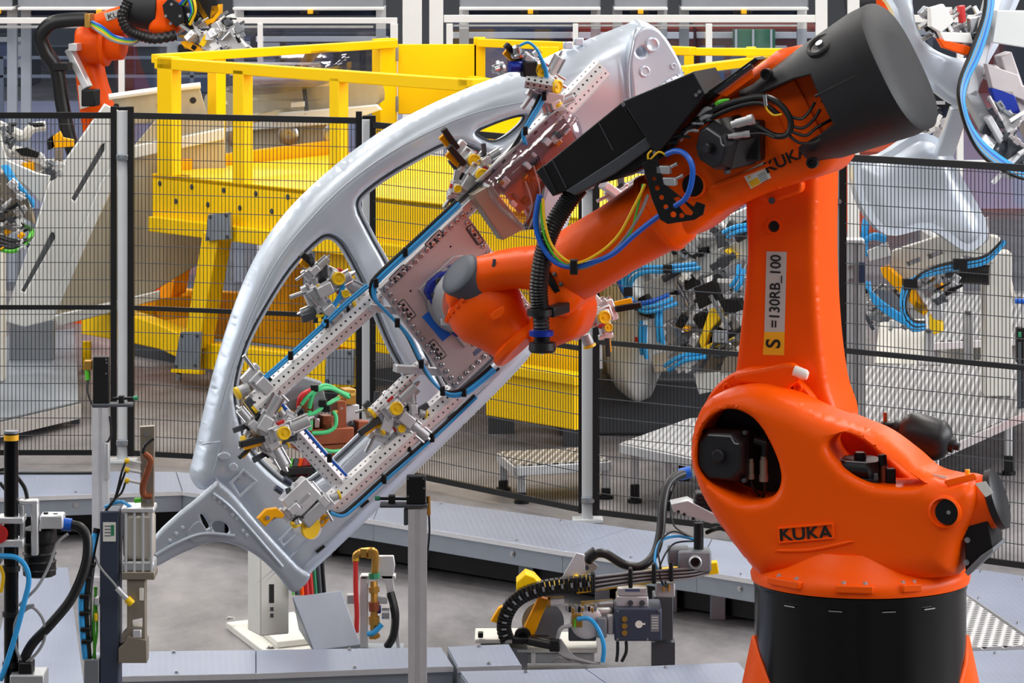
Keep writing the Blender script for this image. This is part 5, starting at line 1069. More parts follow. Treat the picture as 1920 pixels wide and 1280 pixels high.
cp = spl([pg.px(x, y, .06) for x, y in ((952, 1200), (945, 1180), (948, 1155), (962, 1130), (985, 1113), (1015, 1103), (1050, 1097), (1085, 1094), (1112, 1092))], 4)
for i in range(len(cp)-1):
    a, b = cp[i], cp[i+1]; MB().beam(a, a+(b-a)*.86, .062, .052, pg.N).build('chain_link', 'black', t, .003)
    if i % 2 == 0: MB().beam(a+(b-a)*.2-pg.N*-.028, a+(b-a)*.7-pg.N*-.028, .02, .004, pg.N).build('chain_clip', 'grey_mid', t)
for k in range(7):
    hose([(1108, 1082+k*4, .06), (1150, 1077+k*3.6, .06), (1220, 1070+k*3.2, .05), (1290, 1066+k*3, .04), (1330, 1062+k*2, .02)], .005, 'rubber' if k % 2 else 'grey_wire', t, 'drag_cable', pg)
for x, y in ((1112, 1092), (1182, 1082), (1226, 1074), (1258, 1070)): MB().box(pg.px(x, y, .05), (.018, .05, .085)).build('cable_strap', 'black', t, .005)
pplate(pg, 'gusset_plate', [(1045, 1098), (1080, 1036), (1095, 1040), (1098, 1072), (1070, 1100)], .02, .01, 'alu', t, [], .002); pplate(pg, 'gusset_side', [(1080, 1040), (1098, 1042), (1121, 1060), (1118, 1068), (1100, 1078), (1078, 1076)], -.02, .01, 'alu_dull', t, [], .002)
MB().lathe(pg.px(1100, 1064, .0), pg.N, [(0, .01), (.006, .01)], 12).build('gusset_bolt', 'grey_blue', t)
hose([(1292, 886, -.3), (1268, 893, -.25), (1250, 912, -.2), (1242, 950, -.15), (1238, 1000, -.1), (1226, 1040, -.05), (1200, 1062, .0), (1170, 1058, .0), (1135, 1038, .0), (1112, 1040, .0), (1102, 1052, -.01)], .0195, 'rubber', t, 'thick_hose', pg, seg=12)
cylp(pg, 1118, 1034, 1102, 1046, .0, .026, 'hose_gland', 'rubber', t); cylp(pg, 1274, 890, 1296, 884, -.29, .026, 'hose_plug', 'blue_cable', t)
# gear motor cluster
bx(pg, 1085, 1140, 1150, 1190, -.12, .0, 'gear_housing', 'alu_dull', t, .02); MB().lathe(pg.px(1100, 1165, .0), pg.N, [(0, .07), (.02, .07), (.03, .05), (.03, .02)], 26).build('gear_cover', 'alu', t); cylp(pg, 1090, 1140, 1150, 1135, -.06, .03, 'drive_shaft', 'steel', t); bx(pg, 1066, 1176, 1118, 1202, -.08, .02, 'motor_foot', 'grey_dark', t, .006)
cylp(pg, 1028, 1128, 1058, 1126, .03, .02, 'air_cylinder', 'alu', t); cylp(pg, 1027, 1128, 1032, 1128, .03, .024, 'cylinder_end', 'brass', t)
for k in range(10): bx(pg, 1060+k*6, 1134+(k % 3)*3, 1065+k*6, 1146+(k % 3)*2, .0, .03, 'valve', ('steel', 'black', 'brass')[k % 3], t, .002)
bx(pg, 1072, 1150, 1092, 1176, .0, .04, 'valve_body', 'brass', t); bx(pg, 1076, 1160, 1080, 1176, .04, .045, 'valve_label', 'green_wire', t, 0)
bx(pg, 1118, 1158, 1138, 1196, .0, .05, 'end_block', 'grey_mid', t, .006); bx(pg, 1138, 1152, 1152, 1190, -.05, .02, 'coupling', 'alu', t, .008)
cb2 = bx(pg, 1152, 1140, 1241, 1202, -.16, .06, 'controller', 'grey_blue', t, .008)
for y in (1160, 1173, 1186): MB().lathe(pg.px(1171, y, .06), pg.N, [(0, .012), (.006, .012), (.006, .006)], 14).build('socket', 'brass', cb2)
MB().lathe(pg.px(1198, 1170, .06), pg.N, [(0, .016), (.001, .016), (.001, .011), (.0004, .011)], 20).build('round_emblem', 'label_white', cb2); bx(pg, 1196, 1168, 1210, 1171, .06, .0612, 'emblem_bar', 'label_white', cb2, 0)
lb = bx(pg, 1220, 1152, 1236, 1184, .06, .061, 'rating_label', 'grey_mid', cb2, 0)
for k in range(5): bx(pg, 1222, 1156+k*5, 1234, 1158+k*5, .061, .0616, 'label_line', 'label_grey', lb, 0)
for x, y in ((1158, 1145), (1236, 1145), (1158, 1198), (1214, 1198)): MB().lathe(pg.px(x, y, .06), pg.N, [(0, .005), (.003, .005)], 8).build('screw', 'steel', cb2)
bx(pg, 1156, 1118, 1216, 1138, -.12, .02, 'terminal_box', 'alu', t, .006); bx(pg, 1158, 1102, 1214, 1117, -.11, .01, 'terminal_lid', 'alu', t, .006); pplate(pg, 'lid_window', [(1172, 1104), (1200, 1104), (1200, 1109), (1172, 1109)], .0115, .002, 'far_blue', t, [], .0003)
for x in (1182, 1204): MB().lathe(pg.px(x, 1130, .02), pg.N, [(0, .012), (.006, .012), (.006, .006)], 14).build('socket', 'grey_dark', t)
for pts, m, r in (([(1083, 1160, .05), (1105, 1160, .07), (1122, 1180, .08), (1132, 1210, .08), (1130, 1240, .06)], 'blue_hose', .010), ([(1072, 1172, .05), (1052, 1178, .06), (1044, 1200, .06), (1035, 1208, .05)], 'grey_wire', .009)): hose(pts, r, m, t, 'air_hose', pg)
for k in range(6): hose([(1035+k*3, 1208-k*2, .05), (1050+k*5, 1225+k, .07), (1075+k*6, 1236+k, .07), (1095+k*6, 1243, .05)], .006, 'grey_wire', t, 'control_cable', pg)
hose([(1035, 1240, .05), (1048, 1232, .07), (1070, 1238, .06)], .006, 'grey_wire', t, 'control_cable', pg)
for x in (1158, 1174): hose([(x, 1202, .02), (x, 1222, .02), (x-2+(x-1158)*-.4, 1240, .02)], .007, 'rubber', t, 'control_cable', pg)
bx(pg, 960, 1196, 1030, 1208, .0, .08, 'hose_cradle', 'black', t, .006); cylp(pg, 990, 1200, 1040, 1210, .08, .02, 'hose_run', 'rubber', t); bx(pg, 1030, 1200, 1050, 1222, .04, .1, 'hose_clamp', 'black', t, .006); bx(pg, 896, 1186, 906, 1196, -.02, .02, 'base_knob', 'black', t)
# camera head on the long arm
ch = bx(pg, 1272, 1034, 1334, 1072, -.08, .04, 'camera_head', 'grey_mid', t, .008); bx(pg, 1253, 1028, 1292, 1062, -.1, .0, 'camera_box', 'grey_mid', t, .008)
MB().lathe(pg.px(1303, 1052, .04), pg.N, [(0, .028), (.035, .028), (.04, .024), (.03, .02), (.01, .018)], 24).build('camera_barrel', 'alu_dull', ch); MB().lathe(pg.px(1303, 1052, .05), pg.N, [(0, .018), (.006, .018)], 20).build('camera_glass', 'black', ch)
bx(pg, 1230, 1092, 1266, 1120, -.1, .02, 'joint_block', 'alu_dull', t, .006); 
for x in (1244, 1254): cylp(pg, x, 1096, x, 1108, .03, .006, 'hose_fitting', 'brass', t)
for pts, m, r in (([(1244, 1098, .03), (1236, 1075, .04), (1228, 1050, .03), (1238, 1015, -.02), (1270, 1005, -.06), (1305, 1012, -.08)], 'blue_hose', .006), ([(1250, 1098, .03), (1238, 1060, .04), (1236, 1020, .0), (1262, 996, -.05), (1300, 1010, -.08)], 'rubber', .004), ([(1252, 1100, .03), (1240, 1090, .05), (1238, 1060, .04), (1262, 1020, -.02), (1306, 1014, -.08)], 'rubber', .004), ([(1268, 900, -.25), (1258, 940, -.22), (1264, 985, -.15), (1300, 1008, -.1)], 'rubber', .004)): hose(pts, r, m, t, 'signal_cable', pg)
cylp(pg, 1310, 980, 1310, 1036, -.03, .021, 'camera_mast', 'black', t); 
pplate(pg, 'mast_bracket', [(1258, 945), (1290, 938), (1350, 968), (1350, 978), (1335, 982), (1262, 960)], .06, .12, 'alu_dull', t, [], .004)
for x, y in ((1272, 959), (1283, 964), (1300, 972)): MB().lathe(pg.px(x, y, .0605), pg.N, [(0, .007), (.002, .007)], 10).build('bracket_hole', 'ink', t)
MB().box(pg.px(1325, 945, .0), (.1, .1, .11)).build('servo_motor', 'black', t, .008)
for k in range(5): MB().box(pg.px(1325, 930+k*8, .0), (.108, .108, .006)).build('cooling_fin', 'motor_black', t)
hose([(1325, 998, -.05), (1350, 990, .0), (1375, 1000, .0), (1392, 1012, .0)], .01, 'rubber', t, 'signal_cable', pg); hose([(1372, 1000, .0), (1380, 1018, .0), (1395, 1016, .0)], .006, 'blue_hose', t, 'air_hose', pg)
# the arm is carried by a slide on the base
bx(pg, 1225, 1118, 1262, 1200, -.35, -.2, 'slide_column', 'grey_dark', t); a = pg.px(1243, 1200, -.28); MB().box(Vector((a.x, a.y, a.z/2)), (.1, .1, a.z)).build('slide_foot', 'grey_dark', t)
# ================================================================ yellow platform behind the fence
YF = Plane(P(300, 300, 26.7), R(-49.7)); YL = Plane(P(297, 300, 26.9), R(57.5))
yp = thing('yellow_platform', 'big yellow steel platform with guard rails behind the wire fence', 'platform', Vector((YF.p.x, YF.p.y, 0)))
def zy(pl, x, z):
    """pixel row where height z is seen on the plane at column x"""
    dr = P(x, 0, 1)-Vector((0, 0, H)); k = (pl.p-Vector((0, 0, H))).dot(pl.N)
    dx = (x-960)/F; den = dx*pl.N.x+pl.N.y
    d = (pl.p.x*pl.N.x+pl.p.y*pl.N.y)/den
    return YH+(H-z)*F/d
def yband(pl, x0, x1, z0, z1, w, th, name, m, parent, bev=.008):
    return pplate(pl, name, [(x0, zy(pl, x0, z1)), (x1, zy(pl, x1, z1)), (x1, zy(pl, x1, z0)), (x0, zy(pl, x0, z0))], w, th, m, parent, [], bev)
yband(YF, 285, 1099, 1.04, 1.39, 0, .12, 'main_girder', 'yellow', yp)
yband(YF, 277, 1099, 1.00, 1.10, .05, .06, 'girder_flange', 'yellow', yp)
yband(YF, 590, 1085, .42, 1.02, -.12, .1, 'apron_panel', 'yellow', yp)
yband(YF, 910, 1076, .14, .44, .1, .12, 'base_block', 'yellow', yp); yband(YF, 905, 1076, .40, .46, .13, .14, 'base_flange', 'yellow', yp)
# deck and inner curb, whose shade is put into the colour as amber
A = YF.at(0, 0, 0); a, b = YF.px(285, zy(YF, 285, 1.39), 0), YF.px(1100, zy(YF, 1100, 1.39), 0); bk = YL.U*2.6
MB().prism([a, b, b+bk, a+bk], Vector((0, 0, -.03))).build('deck', 'yellow', yp)
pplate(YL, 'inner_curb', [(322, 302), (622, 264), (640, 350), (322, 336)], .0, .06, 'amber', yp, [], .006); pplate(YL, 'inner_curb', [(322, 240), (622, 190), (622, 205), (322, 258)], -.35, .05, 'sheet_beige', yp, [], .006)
# legs, slanted struts and lower frame; inner parts carry their shade as amber
def strut(pl, x0, y0, x1, y1, wd, w, m='yellow', name='strut'): return MB().beam(pl.px(x0, y0, w), pl.px(x1, y1, w), wd, .12, pl.N).build(name, m, yp, .008)
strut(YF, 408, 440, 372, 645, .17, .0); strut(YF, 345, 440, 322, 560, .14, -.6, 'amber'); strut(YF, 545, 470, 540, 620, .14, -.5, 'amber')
yband(YF, 152, 222, .24, .44, .0, .3, 'corner_block', 'yellow', yp)
pplate(YF, 'lower_beam', [(215, zy(YF, 215, .44)), (300, 610), (372, 642), (640, 672), (640, 728), (372, 690), (300, 655), (215, zy(YF, 215, .24))], .0, .14, 'yellow', yp, [], .008)
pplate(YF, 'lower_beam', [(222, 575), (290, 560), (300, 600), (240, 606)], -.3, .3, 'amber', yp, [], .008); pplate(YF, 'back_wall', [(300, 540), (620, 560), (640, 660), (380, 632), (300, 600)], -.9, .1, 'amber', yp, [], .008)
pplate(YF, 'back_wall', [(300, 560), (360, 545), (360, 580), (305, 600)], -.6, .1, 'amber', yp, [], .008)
a = YF.px(163, 640, -.05); MB().box(Vector((a.x, a.y, a.z/2)), (.06, .06, a.z)).build('leg', 'yellow', yp)
for x in (620, 940, 1080):
    a = YF.px(x, 690, -.25); MB().box(Vector((a.x, a.y, a.z/2)), (.16, .16, a.z)).build('leg', 'grey_dark', yp)
for pts in ([(390, 402), (430, 398), (432, 448), (384, 452)], [(338, 622), (376, 622), (372, 692), (324, 694)], [(612, 655), (662, 655), (660, 722), (608, 720)]):
    o = pplate(YF, 'foot_plate', pts, .09, .02, 'galv', yp, [], .004)
    for k, (x, y) in enumerate(pts): 
        cx, cy = sum(p[0] for p in pts)/4, sum(p[1] for p in pts)/4; MB().lathe(YF.px(x+(cx-x)*.25, y+(cy-y)*.2, .09), YF.N, [(0, .012), (.01, .012)], 8).build('bolt', 'grey_dark', o)
pplate(YF, 'foot_edge', [(322, 690), (374, 694), (373, 702), (318, 698)], .1, .05, 'yellow', yp, [], .004); cylp(YF, 336, 700, 334, 712, .08, .02, 'level_screw', 'steel', yp)
pplate(YF, 'shade_block', [(238, zy(YF, 238, .26)), (640, zy(YF, 640, .26)), (640, zy(YF, 640, .0)), (238, zy(YF, 238, 0))], -.7, 1.2, 'grey_dark', yp, [], .01)  # dark block added below the beams for the deep shade under the platform
# guard rails
def rbar(p, q, wd, hh, name='rail'): return MB().beam(p, q, wd, hh).build(name, 'yellow', yp, .006)
def rpost(pl, x0, x1, y0, y1, w=0, th=.08): return bx(pl, x0, y0, x1, y1, w-th, w, 'rail_post', 'yellow', yp, .006)
rbar(YF.px(298, 118, -.04), YF.px(886, 160, -.04), .08, .075); rbar(YL.px(292, 110, 0), YL.px(738, 82, 0), .08, .06); bx(YF, 858, 147, 886, 172, -.1, .0, 'rail_joint', 'yellow', yp)
for x0, x1, y0, y1 in ((294, 322, 105, 330), (436, 456, 130, 345), (617, 635, 145, 352), (868, 886, 160, 370)): rpost(YF, x0, x1, y0, y1)
for x0, x1, y0, y1 in ((406, 424, 98, 310), (714, 742, 73, 262)): rpost(YL, x0, x1, y0, y1)
yg = fp(29.4); rpost(yg, 718, 744, 72, 250); rpost(yg, 888, 910, 70, 235)
o = bx(yg, 746, 83, 894, 214, -.04, 0, 'gate_panel', 'yellow', yp, .006); bx(yg, 748, 152, 890, 155, 0, .015, 'panel_rib', 'yellow', o, 0)
for y in (100, 195): bx(yg, 741, y-14, 747, y+14, -.02, .02, 'gate_hinge', 'galv', yp)
rbar(P(900, 80, 29.4), P(1300, 96, 28.2), .08, .06); rbar(P(1210, 96, 28.4), P(1470, 98, 28.4), .08, .055); rbar(P(1280, 132, 27.4), P(1440, 112, 28.6), .08, .06)
for x in (1012, 1030, 1283, 1400): bx(fp(28.8), x, 88, x+18, 230, -.06, 0, 'rail_post', 'yellow', yp)
rbar(P(895, 178, 29.0), P(1010, 205, 28.0), .08, .06); rbar(P(885, 150, 29.2), P(1000, 170, 28.4), .08, .06)
bx(fp(28.0), 895, 205, 1010, 262, -.1, 0, 'end_panel', 'yellow', yp)
for k in range(9):
    x = 300+k*30; bolt(YF.px(x, zy(YF, x, 1.33)+(k % 2)*30, 0), 'grey_dark', yp, .012, YF.N)
# ================================================================ pale sheet metal chute
ct = thing('sheet_chute', 'pale sloped sheet metal chute left of the yellow platform', 'chute', P(60, 600, 26.8))
CW = fp(26.7, R(10)); CB = fp(27.6, R(10))
pplate(CW, 'side_sheet', [(196, 194), (236, 214), (241, 262), (216, 346), (92, 602), (46, 613), (6, 602), (62, 440), (90, 345)], 0, .04, 'sheet_white', ct, [[(196, 268), (190, 272), (134, 372), (140, 378), (196, 282)], [(101, 436), (96, 436), (40, 545), (46, 548), (104, 446)]], .01)
pplate(CW, 'side_back', [(196, 196), (234, 216), (216, 346), (92, 600), (10, 600), (90, 345)], -.05, .02, 'grey_mid', ct, [], .002)
for pts in ([(188, 345), (240, 262), (246, 270), (100, 600), (88, 602)],): pplate(CW, 'folded_edge', pts, .02, .03, 'sheet_white', ct, [], .006)
pplate(CB, 'inner_sheet', [(92, 602), (230, 300), (300, 215), (420, 215), (430, 460), (240, 575)], 0, .03, 'sheet_beige', ct, [], .004)
pplate(CB, 'inner_sheet', [(240, 275), (420, 240), (420, 262), (240, 300)], .06, .05, 'sheet_white', ct, [], .01); pplate(CB, 'lower_ledge', [(100, 592), (300, 545), (300, 562), (110, 612)], .1, .06, 'sheet_white', ct, [], .01)
pplate(CB, 'back_sheet', [(206, 180), (374, 162), (392, 228), (240, 232)], -.1, .03, 'sheet_beige', ct, [], .004)
hose([(204, 182, -.08), (290, 170, -.08), (376, 160, -.08)], .022, 'white', ct, 'rolled_edge', CB)
CC = fp(28.4, R(-12))
puff(CC, 'curved_sheet', [(398, 170), (470, 158), (560, 158), (690, 150), (712, 162), (700, 200), (560, 214), (400, 222), (388, 200)], 0, .03, 'sheet_beige', ct, [], .2, .03, 3, .05)
pplate(CC, 'top_ledge', [(395, 222), (520, 212), (705, 196), (714, 206), (640, 232), (400, 250)], .1, .06, 'sheet_white', ct, [], .01); pplate(CC, 'sheet_wall', [(330, 250), (640, 230), (640, 330), (330, 360)], .0, .04, 'sheet_beige', ct, [], .004)
for x in (205, 375, 435, 535, 620): 
    MB().lathe(CC.px(x+5, 262-(x-205)*.03, .05), CC.N+Vector((.3, 0, 0)), [(0, .075), (.02, .075), (.03, .05), (.025, .02)], 20).build('reflector', 'steel', ct)
for x, y in ((218, 200), (300, 198), (362, 188)): MB().lathe(CB.px(x, y, -.098), CB.N, [(0, .022), (.003, .022)], 12).build('sheet_hole', 'ink', ct)
pplate(CC, 'bracket', [(545, 192), (570, 190), (570, 200), (545, 202)], .15, .03, 'sheet_white', ct, [], .004)
MB().beam(CC.px(395, 170, .06), CC.px(400, 225, .06), .05, .04).build('joint_strip', 'grey_dark', ct); MB().beam(CC.px(570, 160, .03), CC.px(576, 215, .08), .03, .04).build('joint_strip', 'grey_dark', ct)
a = P(60, 600, 26.75); MB().box(Vector((a.x, a.y, (a.z+.152)/2)), (.3, .06, a.z-.152)).build('chute_foot', 'grey_mid', ct)
mc = thing('covered_machine_part', 'machine part wrapped in clear film on the pale chute', 'machine part', CC.px(540, 165, .2))
bx(CC, 430, 118, 590, 150, .0, .2, 'part_body', 'alu_dull', mc, .02); cylp(CC, 440, 152, 640, 148, .22, .05, 'part_rod', 'alu', mc)
for k in range(10): bx(CC, 432+k*15, 122, 440+k*15, 146, .2, .25, 'part_fin', ('black', 'grey_mid')[k % 2], mc)
puff(CC, 'film_wrap', [(424, 170), (418, 125), (470, 104), (560, 96), (640, 100), (650, 135), (600, 160), (500, 176)], .42, .05, 'film', mc, [], .18, .05, 4, .05)
o = pplate(fp(29.0), 'navy_divider', [(868, 262), (940, 262), (940, 420), (868, 420)], 0, .1, 'far_blue', None); tag(o, 'blue grey cabinet edge between yellow rails behind the roof rail', 'cabinet'); a = P(904, 420, 29.05); MB().box(Vector((a.x, 29.06, a.z/2)), (.2, .08, a.z)).build('plinth', 'grey_dark', o)
# ================================================================ far orange robot, top left
fr_ = fp(30.0, R(-10)); t = thing('industrial_robot', 'smaller orange robot with black hose working in the far upper left', 'robot', ((170-960)*30/F, 30, 0))
puff(fr_, 'link_arm', [(140, 55), (172, 60), (180, 100), (192, 160), (236, 280), (262, 420), (196, 430), (160, 285), (146, 200), (138, 120)], .1, .22, 'orange_far', t, [], .08, .03, 4, .03)
a = fr_.px(228, 420, -.02); MB().lathe(Vector((a.x, a.y, 0)), Vector((0, 0, 1)), [(0, .5), (.06, .5), (.08, .36), (.5, .32), (.52, .38), (a.z-.1, .34), (a.z+.1, .25)], 30).build('base', 'orange_far', t)
MB().lathe(fr_.px(150, 82, .12), fr_.U, [(0, .13), (.05, .15), (.17, .15), (.19, .17), (.22, .17), (.23, .13), (.34, .12), (.36, .08)], 26).build('elbow_housing', 'orange_far', t)
puff(fr_, 'forearm', [(150, 40), (172, 28), (220, 12), (270, 0), (330, -12), (340, 30), (300, 50), (240, 62), (180, 60)], .32, .24, 'orange_far', t, [], .07, .03, 4, .03)
pplate(fr_, 'forearm_label', [(195, 25), (240, 12), (245, 25), (200, 40)], .325, .004, 'label_grey', t, [], .001); textpx(fr_, 'KUKA', 222, 27, 10, R(14), .328, 'lettering', 'ink', t, 1.2)
MB().lathe(fr_.px(238, 12, .36), fr_.U+Vector((0, 0, -.05)), [(0, .1), (.03, .15), (.18, .17), (.26, .16), (.28, .1)], 28).build('wrist_barrel', 'cover_black', t)
puff(fr_, 'wrist_hood', [(276, 20), (286, -10), (330, -14), (328, 40), (332, 58), (312, 66), (280, 62), (276, 45)], .5, .3, 'orange_far', t, [], .08, .03, 4, .025)
pplate(fr_, 'flange_plate', [(304, 10), (318, -5), (340, 10), (346, 40), (330, 50), (308, 30)], .56, .05, 'black', t, [], .006)
for x, y in ((311, 30), (320, 44), (338, 30), (322, 8)): MB().lathe(fr_.px(x, y, .56), fr_.N, [(0, .012), (.008, .012)], 8).build('flange_bolt', 'steel', t)
hose([(164, 36, .5), (125, 38, .5), (95, 45, .5), (77, 68, .48), (86, 98, .45), (106, 130, .42), (116, 190, .4), (130, 260, .4), (150, 320, .38)], .055, 'rubber', t, 'dress_hose', fr_, seg=12)
bx(fr_, 98, 118, 126, 132, .36, .5, 'hose_clamp', 'black', t); bx(fr_, 158, 26, 168, 52, .42, .56, 'hose_clamp', 'brass', t)
hose([(240, 5, .5), (230, 30, .54), (240, 55, .56), (262, 66, .56), (290, 72, .56), (330, 66, .5)], .045, 'rubber', t, 'dress_hose', fr_, n=8, ribs=.2, seg=12)
for k, m in enumerate(('blue_cable', 'green_wire', 'yellow_wire', 'grey_wire')): hose([(168, 40+k*2, .5), (190, 50+k*4, .52), (215, 68+k*3, .5), (250, 75+k*2, .5), (268, 66, .5)], .014, m, t, 'cable', fr_)
MB().beam(fr_.px(130, 92, .3), fr_.px(165, 165, .34), .07, .06).build('air_cylinder', 'alu', t, .008); bx(fr_, 128, 82, 144, 96, .25, .4, 'cylinder_joint', 'alu', t); bx(fr_, 152, 168, 178, 200, .25, .4, 'cylinder_bracket', 'black', t, .01); pplate(fr_, 'type_label', [(146, 160), (158, 158), (168, 200), (150, 205)], .106, .004, 'label_white', t, [], .001)
def junk(pl, x0, y0, x1, y1, w, n, parent, seed, mats, smin=.02, smax=.09, name='tool_block'):
    random.seed(seed); smax *= .8
    for k in range(int(n*1.7)):
        x = random.uniform(x0, x1); y = random.uniform(y0, y1); s_ = [random.uniform(smin, smax), random.uniform(smin, smax)*.7, random.uniform(smin, smax)*.7]
        M = pl.mat(w+random.uniform(-.1, .1)) @ Matrix.Translation((*pl.uv(x, y, w), 0)) @ Matrix.Rotation(R(random.choice([0, 30, 30, 45, -35, -60, 60])), 4, 'Z') @ Matrix.Rotation(R(random.uniform(-20, 20)), 4, 'X')
        m = random.choice(mats); kind = k % 5
        if kind == 3: MB().lathe(M @ Vector((-s_[0], 0, 0)), M.to_3x3() @ Vector((1, 0, 0)), [(0, s_[1]*.3), (s_[0]*1.2, s_[1]*.3), (s_[0]*1.2, s_[1]*.2), (s_[0]*2, s_[1]*.2)], 10).build('tool_cylinder', m, parent)
        elif kind == 4: MB().box(Vector(), (s_[0]*2.4, .02, .02), m=M).build('tool_rod', m, parent)
        elif kind == 1: MB().box(Vector(), (s_[0]*1.6, s_[1]*.9, .02), m=M).box(Vector(), (s_[0]*.5, s_[1]*1.5, .04), m=M).build('tool_plate', m, parent, .003)
        else: MB().box(Vector(), s_, m=M).box(Vector((s_[0]*.3, 0, s_[2]*.6)), (s_[0]*.4, s_[1]*.7, s_[2]*.4), m=M @ Matrix.Translation((s_[0]*.2, 0, s_[2]*.55)) @ Matrix.Diagonal((.6, .7, .5, 1))).build(name, m, parent, .004)
MX = ['alu', 'alu_dull', 'black', 'white', 'steel', 'grey_dark', 'alu', 'grey_mid']
t = thing('robot_gripper', 'cluttered welding gripper on the far upper left robot', 'gripper', fr_.px(390, 60, .4))
MB().beam(fr_.px(340, 20, .45), fr_.px(372, 40, .45), .14, .12).build('tool_arm', 'black', t, .01)
for pts, m in (([(358, 0), (405, -6), (412, 20), (400, 35), (385, 40), (362, 20)], 'black'), ([(360, 2), (372, -2), (398, 42), (388, 48)], 'amber'), ([(395, 10), (412, 8), (412, 28), (398, 45), (392, 40)], 'amber'), ([(372, 66), (388, 60), (404, 80), (394, 98), (378, 92)], 'alu'), ([(410, 60), (430, 54), (462, 88), (440, 106), (408, 84)], 'alu'), ([(338, 78), (352, 76), (380, 92), (380, 100), (345, 92)], 'amber'), ([(334, 84), (344, 84), (372, 100), (334, 102)], 'black'), ([(424, 30), (434, 26), (442, 52), (434, 58), (420, 44)], 'white')): pplate(fr_, 'tool_plate', pts, .5, .1, m, t, [], .006)
junk(fr_, 345, 30, 455, 90, .45, 34, t, 4, MX+['knob_yellow'], .03, .12)
for k in range(4): hose([(338+k*4, 8, .55), (352+k*3, -4, .6), (360+k*2, 20, .6), (356, 34+k*4, .56)], .012, ('blue_cable', 'green_wire', 'rubber', 'yellow_wire')[k], t, 'cable', fr_)
# ================================================================ gripper behind the fence at the left edge
lg = fp(24.6); t = thing('robot_gripper', 'grey gripper with blue hoses at the left edge behind the fence', 'gripper', lg.px(20, 420, 0))
pplate(lg, 'tool_plate', [(-40, 330), (20, 322), (48, 360), (64, 420), (30, 400), (0, 415), (-40, 440)], .1, .1, 'bronze_grey', t, [], .006); pplate(lg, 'tool_plate', [(-20, 300), (0, 250), (12, 300), (70, 325), (95, 330), (75, 380), (50, 350)], .0, .05, 'sheet_white', t, [], .006)
junk(lg, -10, 340, 55, 470, .12, 26, t, 12, MX+['amber']); MB().beam(lg.px(-60, 470, -.2), lg.px(30, 360, -.1), .2, .2).build('tool_arm', 'grey_mid', t, .02)
a = lg.px(-60, 480, -.2); MB().box(Vector((a.x, a.y, a.z/2+.076)), (.25, .25, a.z-.152)).build('tool_stand', 'grey_mid', t, .01)
for k in range(4): hose([(5+k*3, 310, .12), (22+k*3, 340, .14), (45+k*3, 360+k*3, .14), (62, 378+k*3, .1)], .012, 'blue_hose', t, 'air_hose', lg)
for k, m in enumerate(('rubber', 'rubber', 'rubber', 'green_wire')): hose([(-10, 440+k*8, .15), (25, 452+k*6, .2), (52, 450, .18), (60, 432, .12), (45, 425, .1)], .016, m, t, 'cable', lg)
cq = fp(25.6); t2 = thing('fixture_arm', 'small white fixture arms with yellow brackets seen above the chute', 'fixture', cq.px(60, 280, 0))
hose([(-10, 232, 0), (30, 250, 0), (45, 255, .02), (60, 240, .02), (85, 236, .0)], .035, 'off_white', t2, 'arm_link', cq); hose([(-10, 282, 0), (30, 285, 0), (55, 292, 0), (80, 300, 0)], .04, 'off_white', t2, 'arm_link', cq)
for pts, m in (([(95, 258), (112, 246), (118, 258), (138, 262), (138, 275), (95, 278)], 'amber'), ([(40, 306), (62, 304), (64, 320), (45, 316)], 'amber'), ([(88, 262), (100, 252), (104, 276), (90, 282)], 'black'), ([(102, 280), (118, 278), (116, 302), (104, 305)], 'bronze_grey'), ([(28, 280), (50, 276), (74, 286), (70, 296), (40, 292)], 'black'), ([(52, 230), (80, 230), (84, 236), (60, 240)], 'black')): pplate(cq, 'arm_bracket', pts, .05, .05, m, t2, [], .006)
junk(cq, -5, 225, 25, 290, .05, 8, t2, 2, MX); junk(cq, 75, 300, 115, 325, .05, 8, t2, 3, MX+['knob_yellow'])
a = cq.px(-15, 290, -.05); MB().box(Vector((a.x, a.y, a.z/2+.076)), (.16, .16, a.z-.152)).build('fixture_post', 'off_white', t2, .01); MB().beam(cq.px(-20, 330, -.1), cq.px(110, 310, -.1), .08, .1).build('cross_beam', 'off_white', t2, .01); MB().beam(cq.px(-15, 235, -.05), cq.px(-15, 300, -.05), .1, .1).build('fixture_post', 'off_white', t2)
# ================================================================ right side behind the fence
pa = fp(20.48); t = stand('aluminium_post', 'tall grooved aluminium post right of the link arm behind the fence', 'post', 1603, 20.48)
profile(pa, 1603, .10, 455, t, 'alu_dull'); bx(pa, 1586, 449, 1621, 456, -.06, .06, 'post_cap', 'alu', t); bx(pa, 1611, 492, 1622, 530, -.02, .07, 'switch_box', 'navy', t)
for y in (500, 525): MB().lathe(pa.px(1596, y, .05), pa.N, [(0, .012), (.006, .012)], 8).build('bolt', 'steel', t)
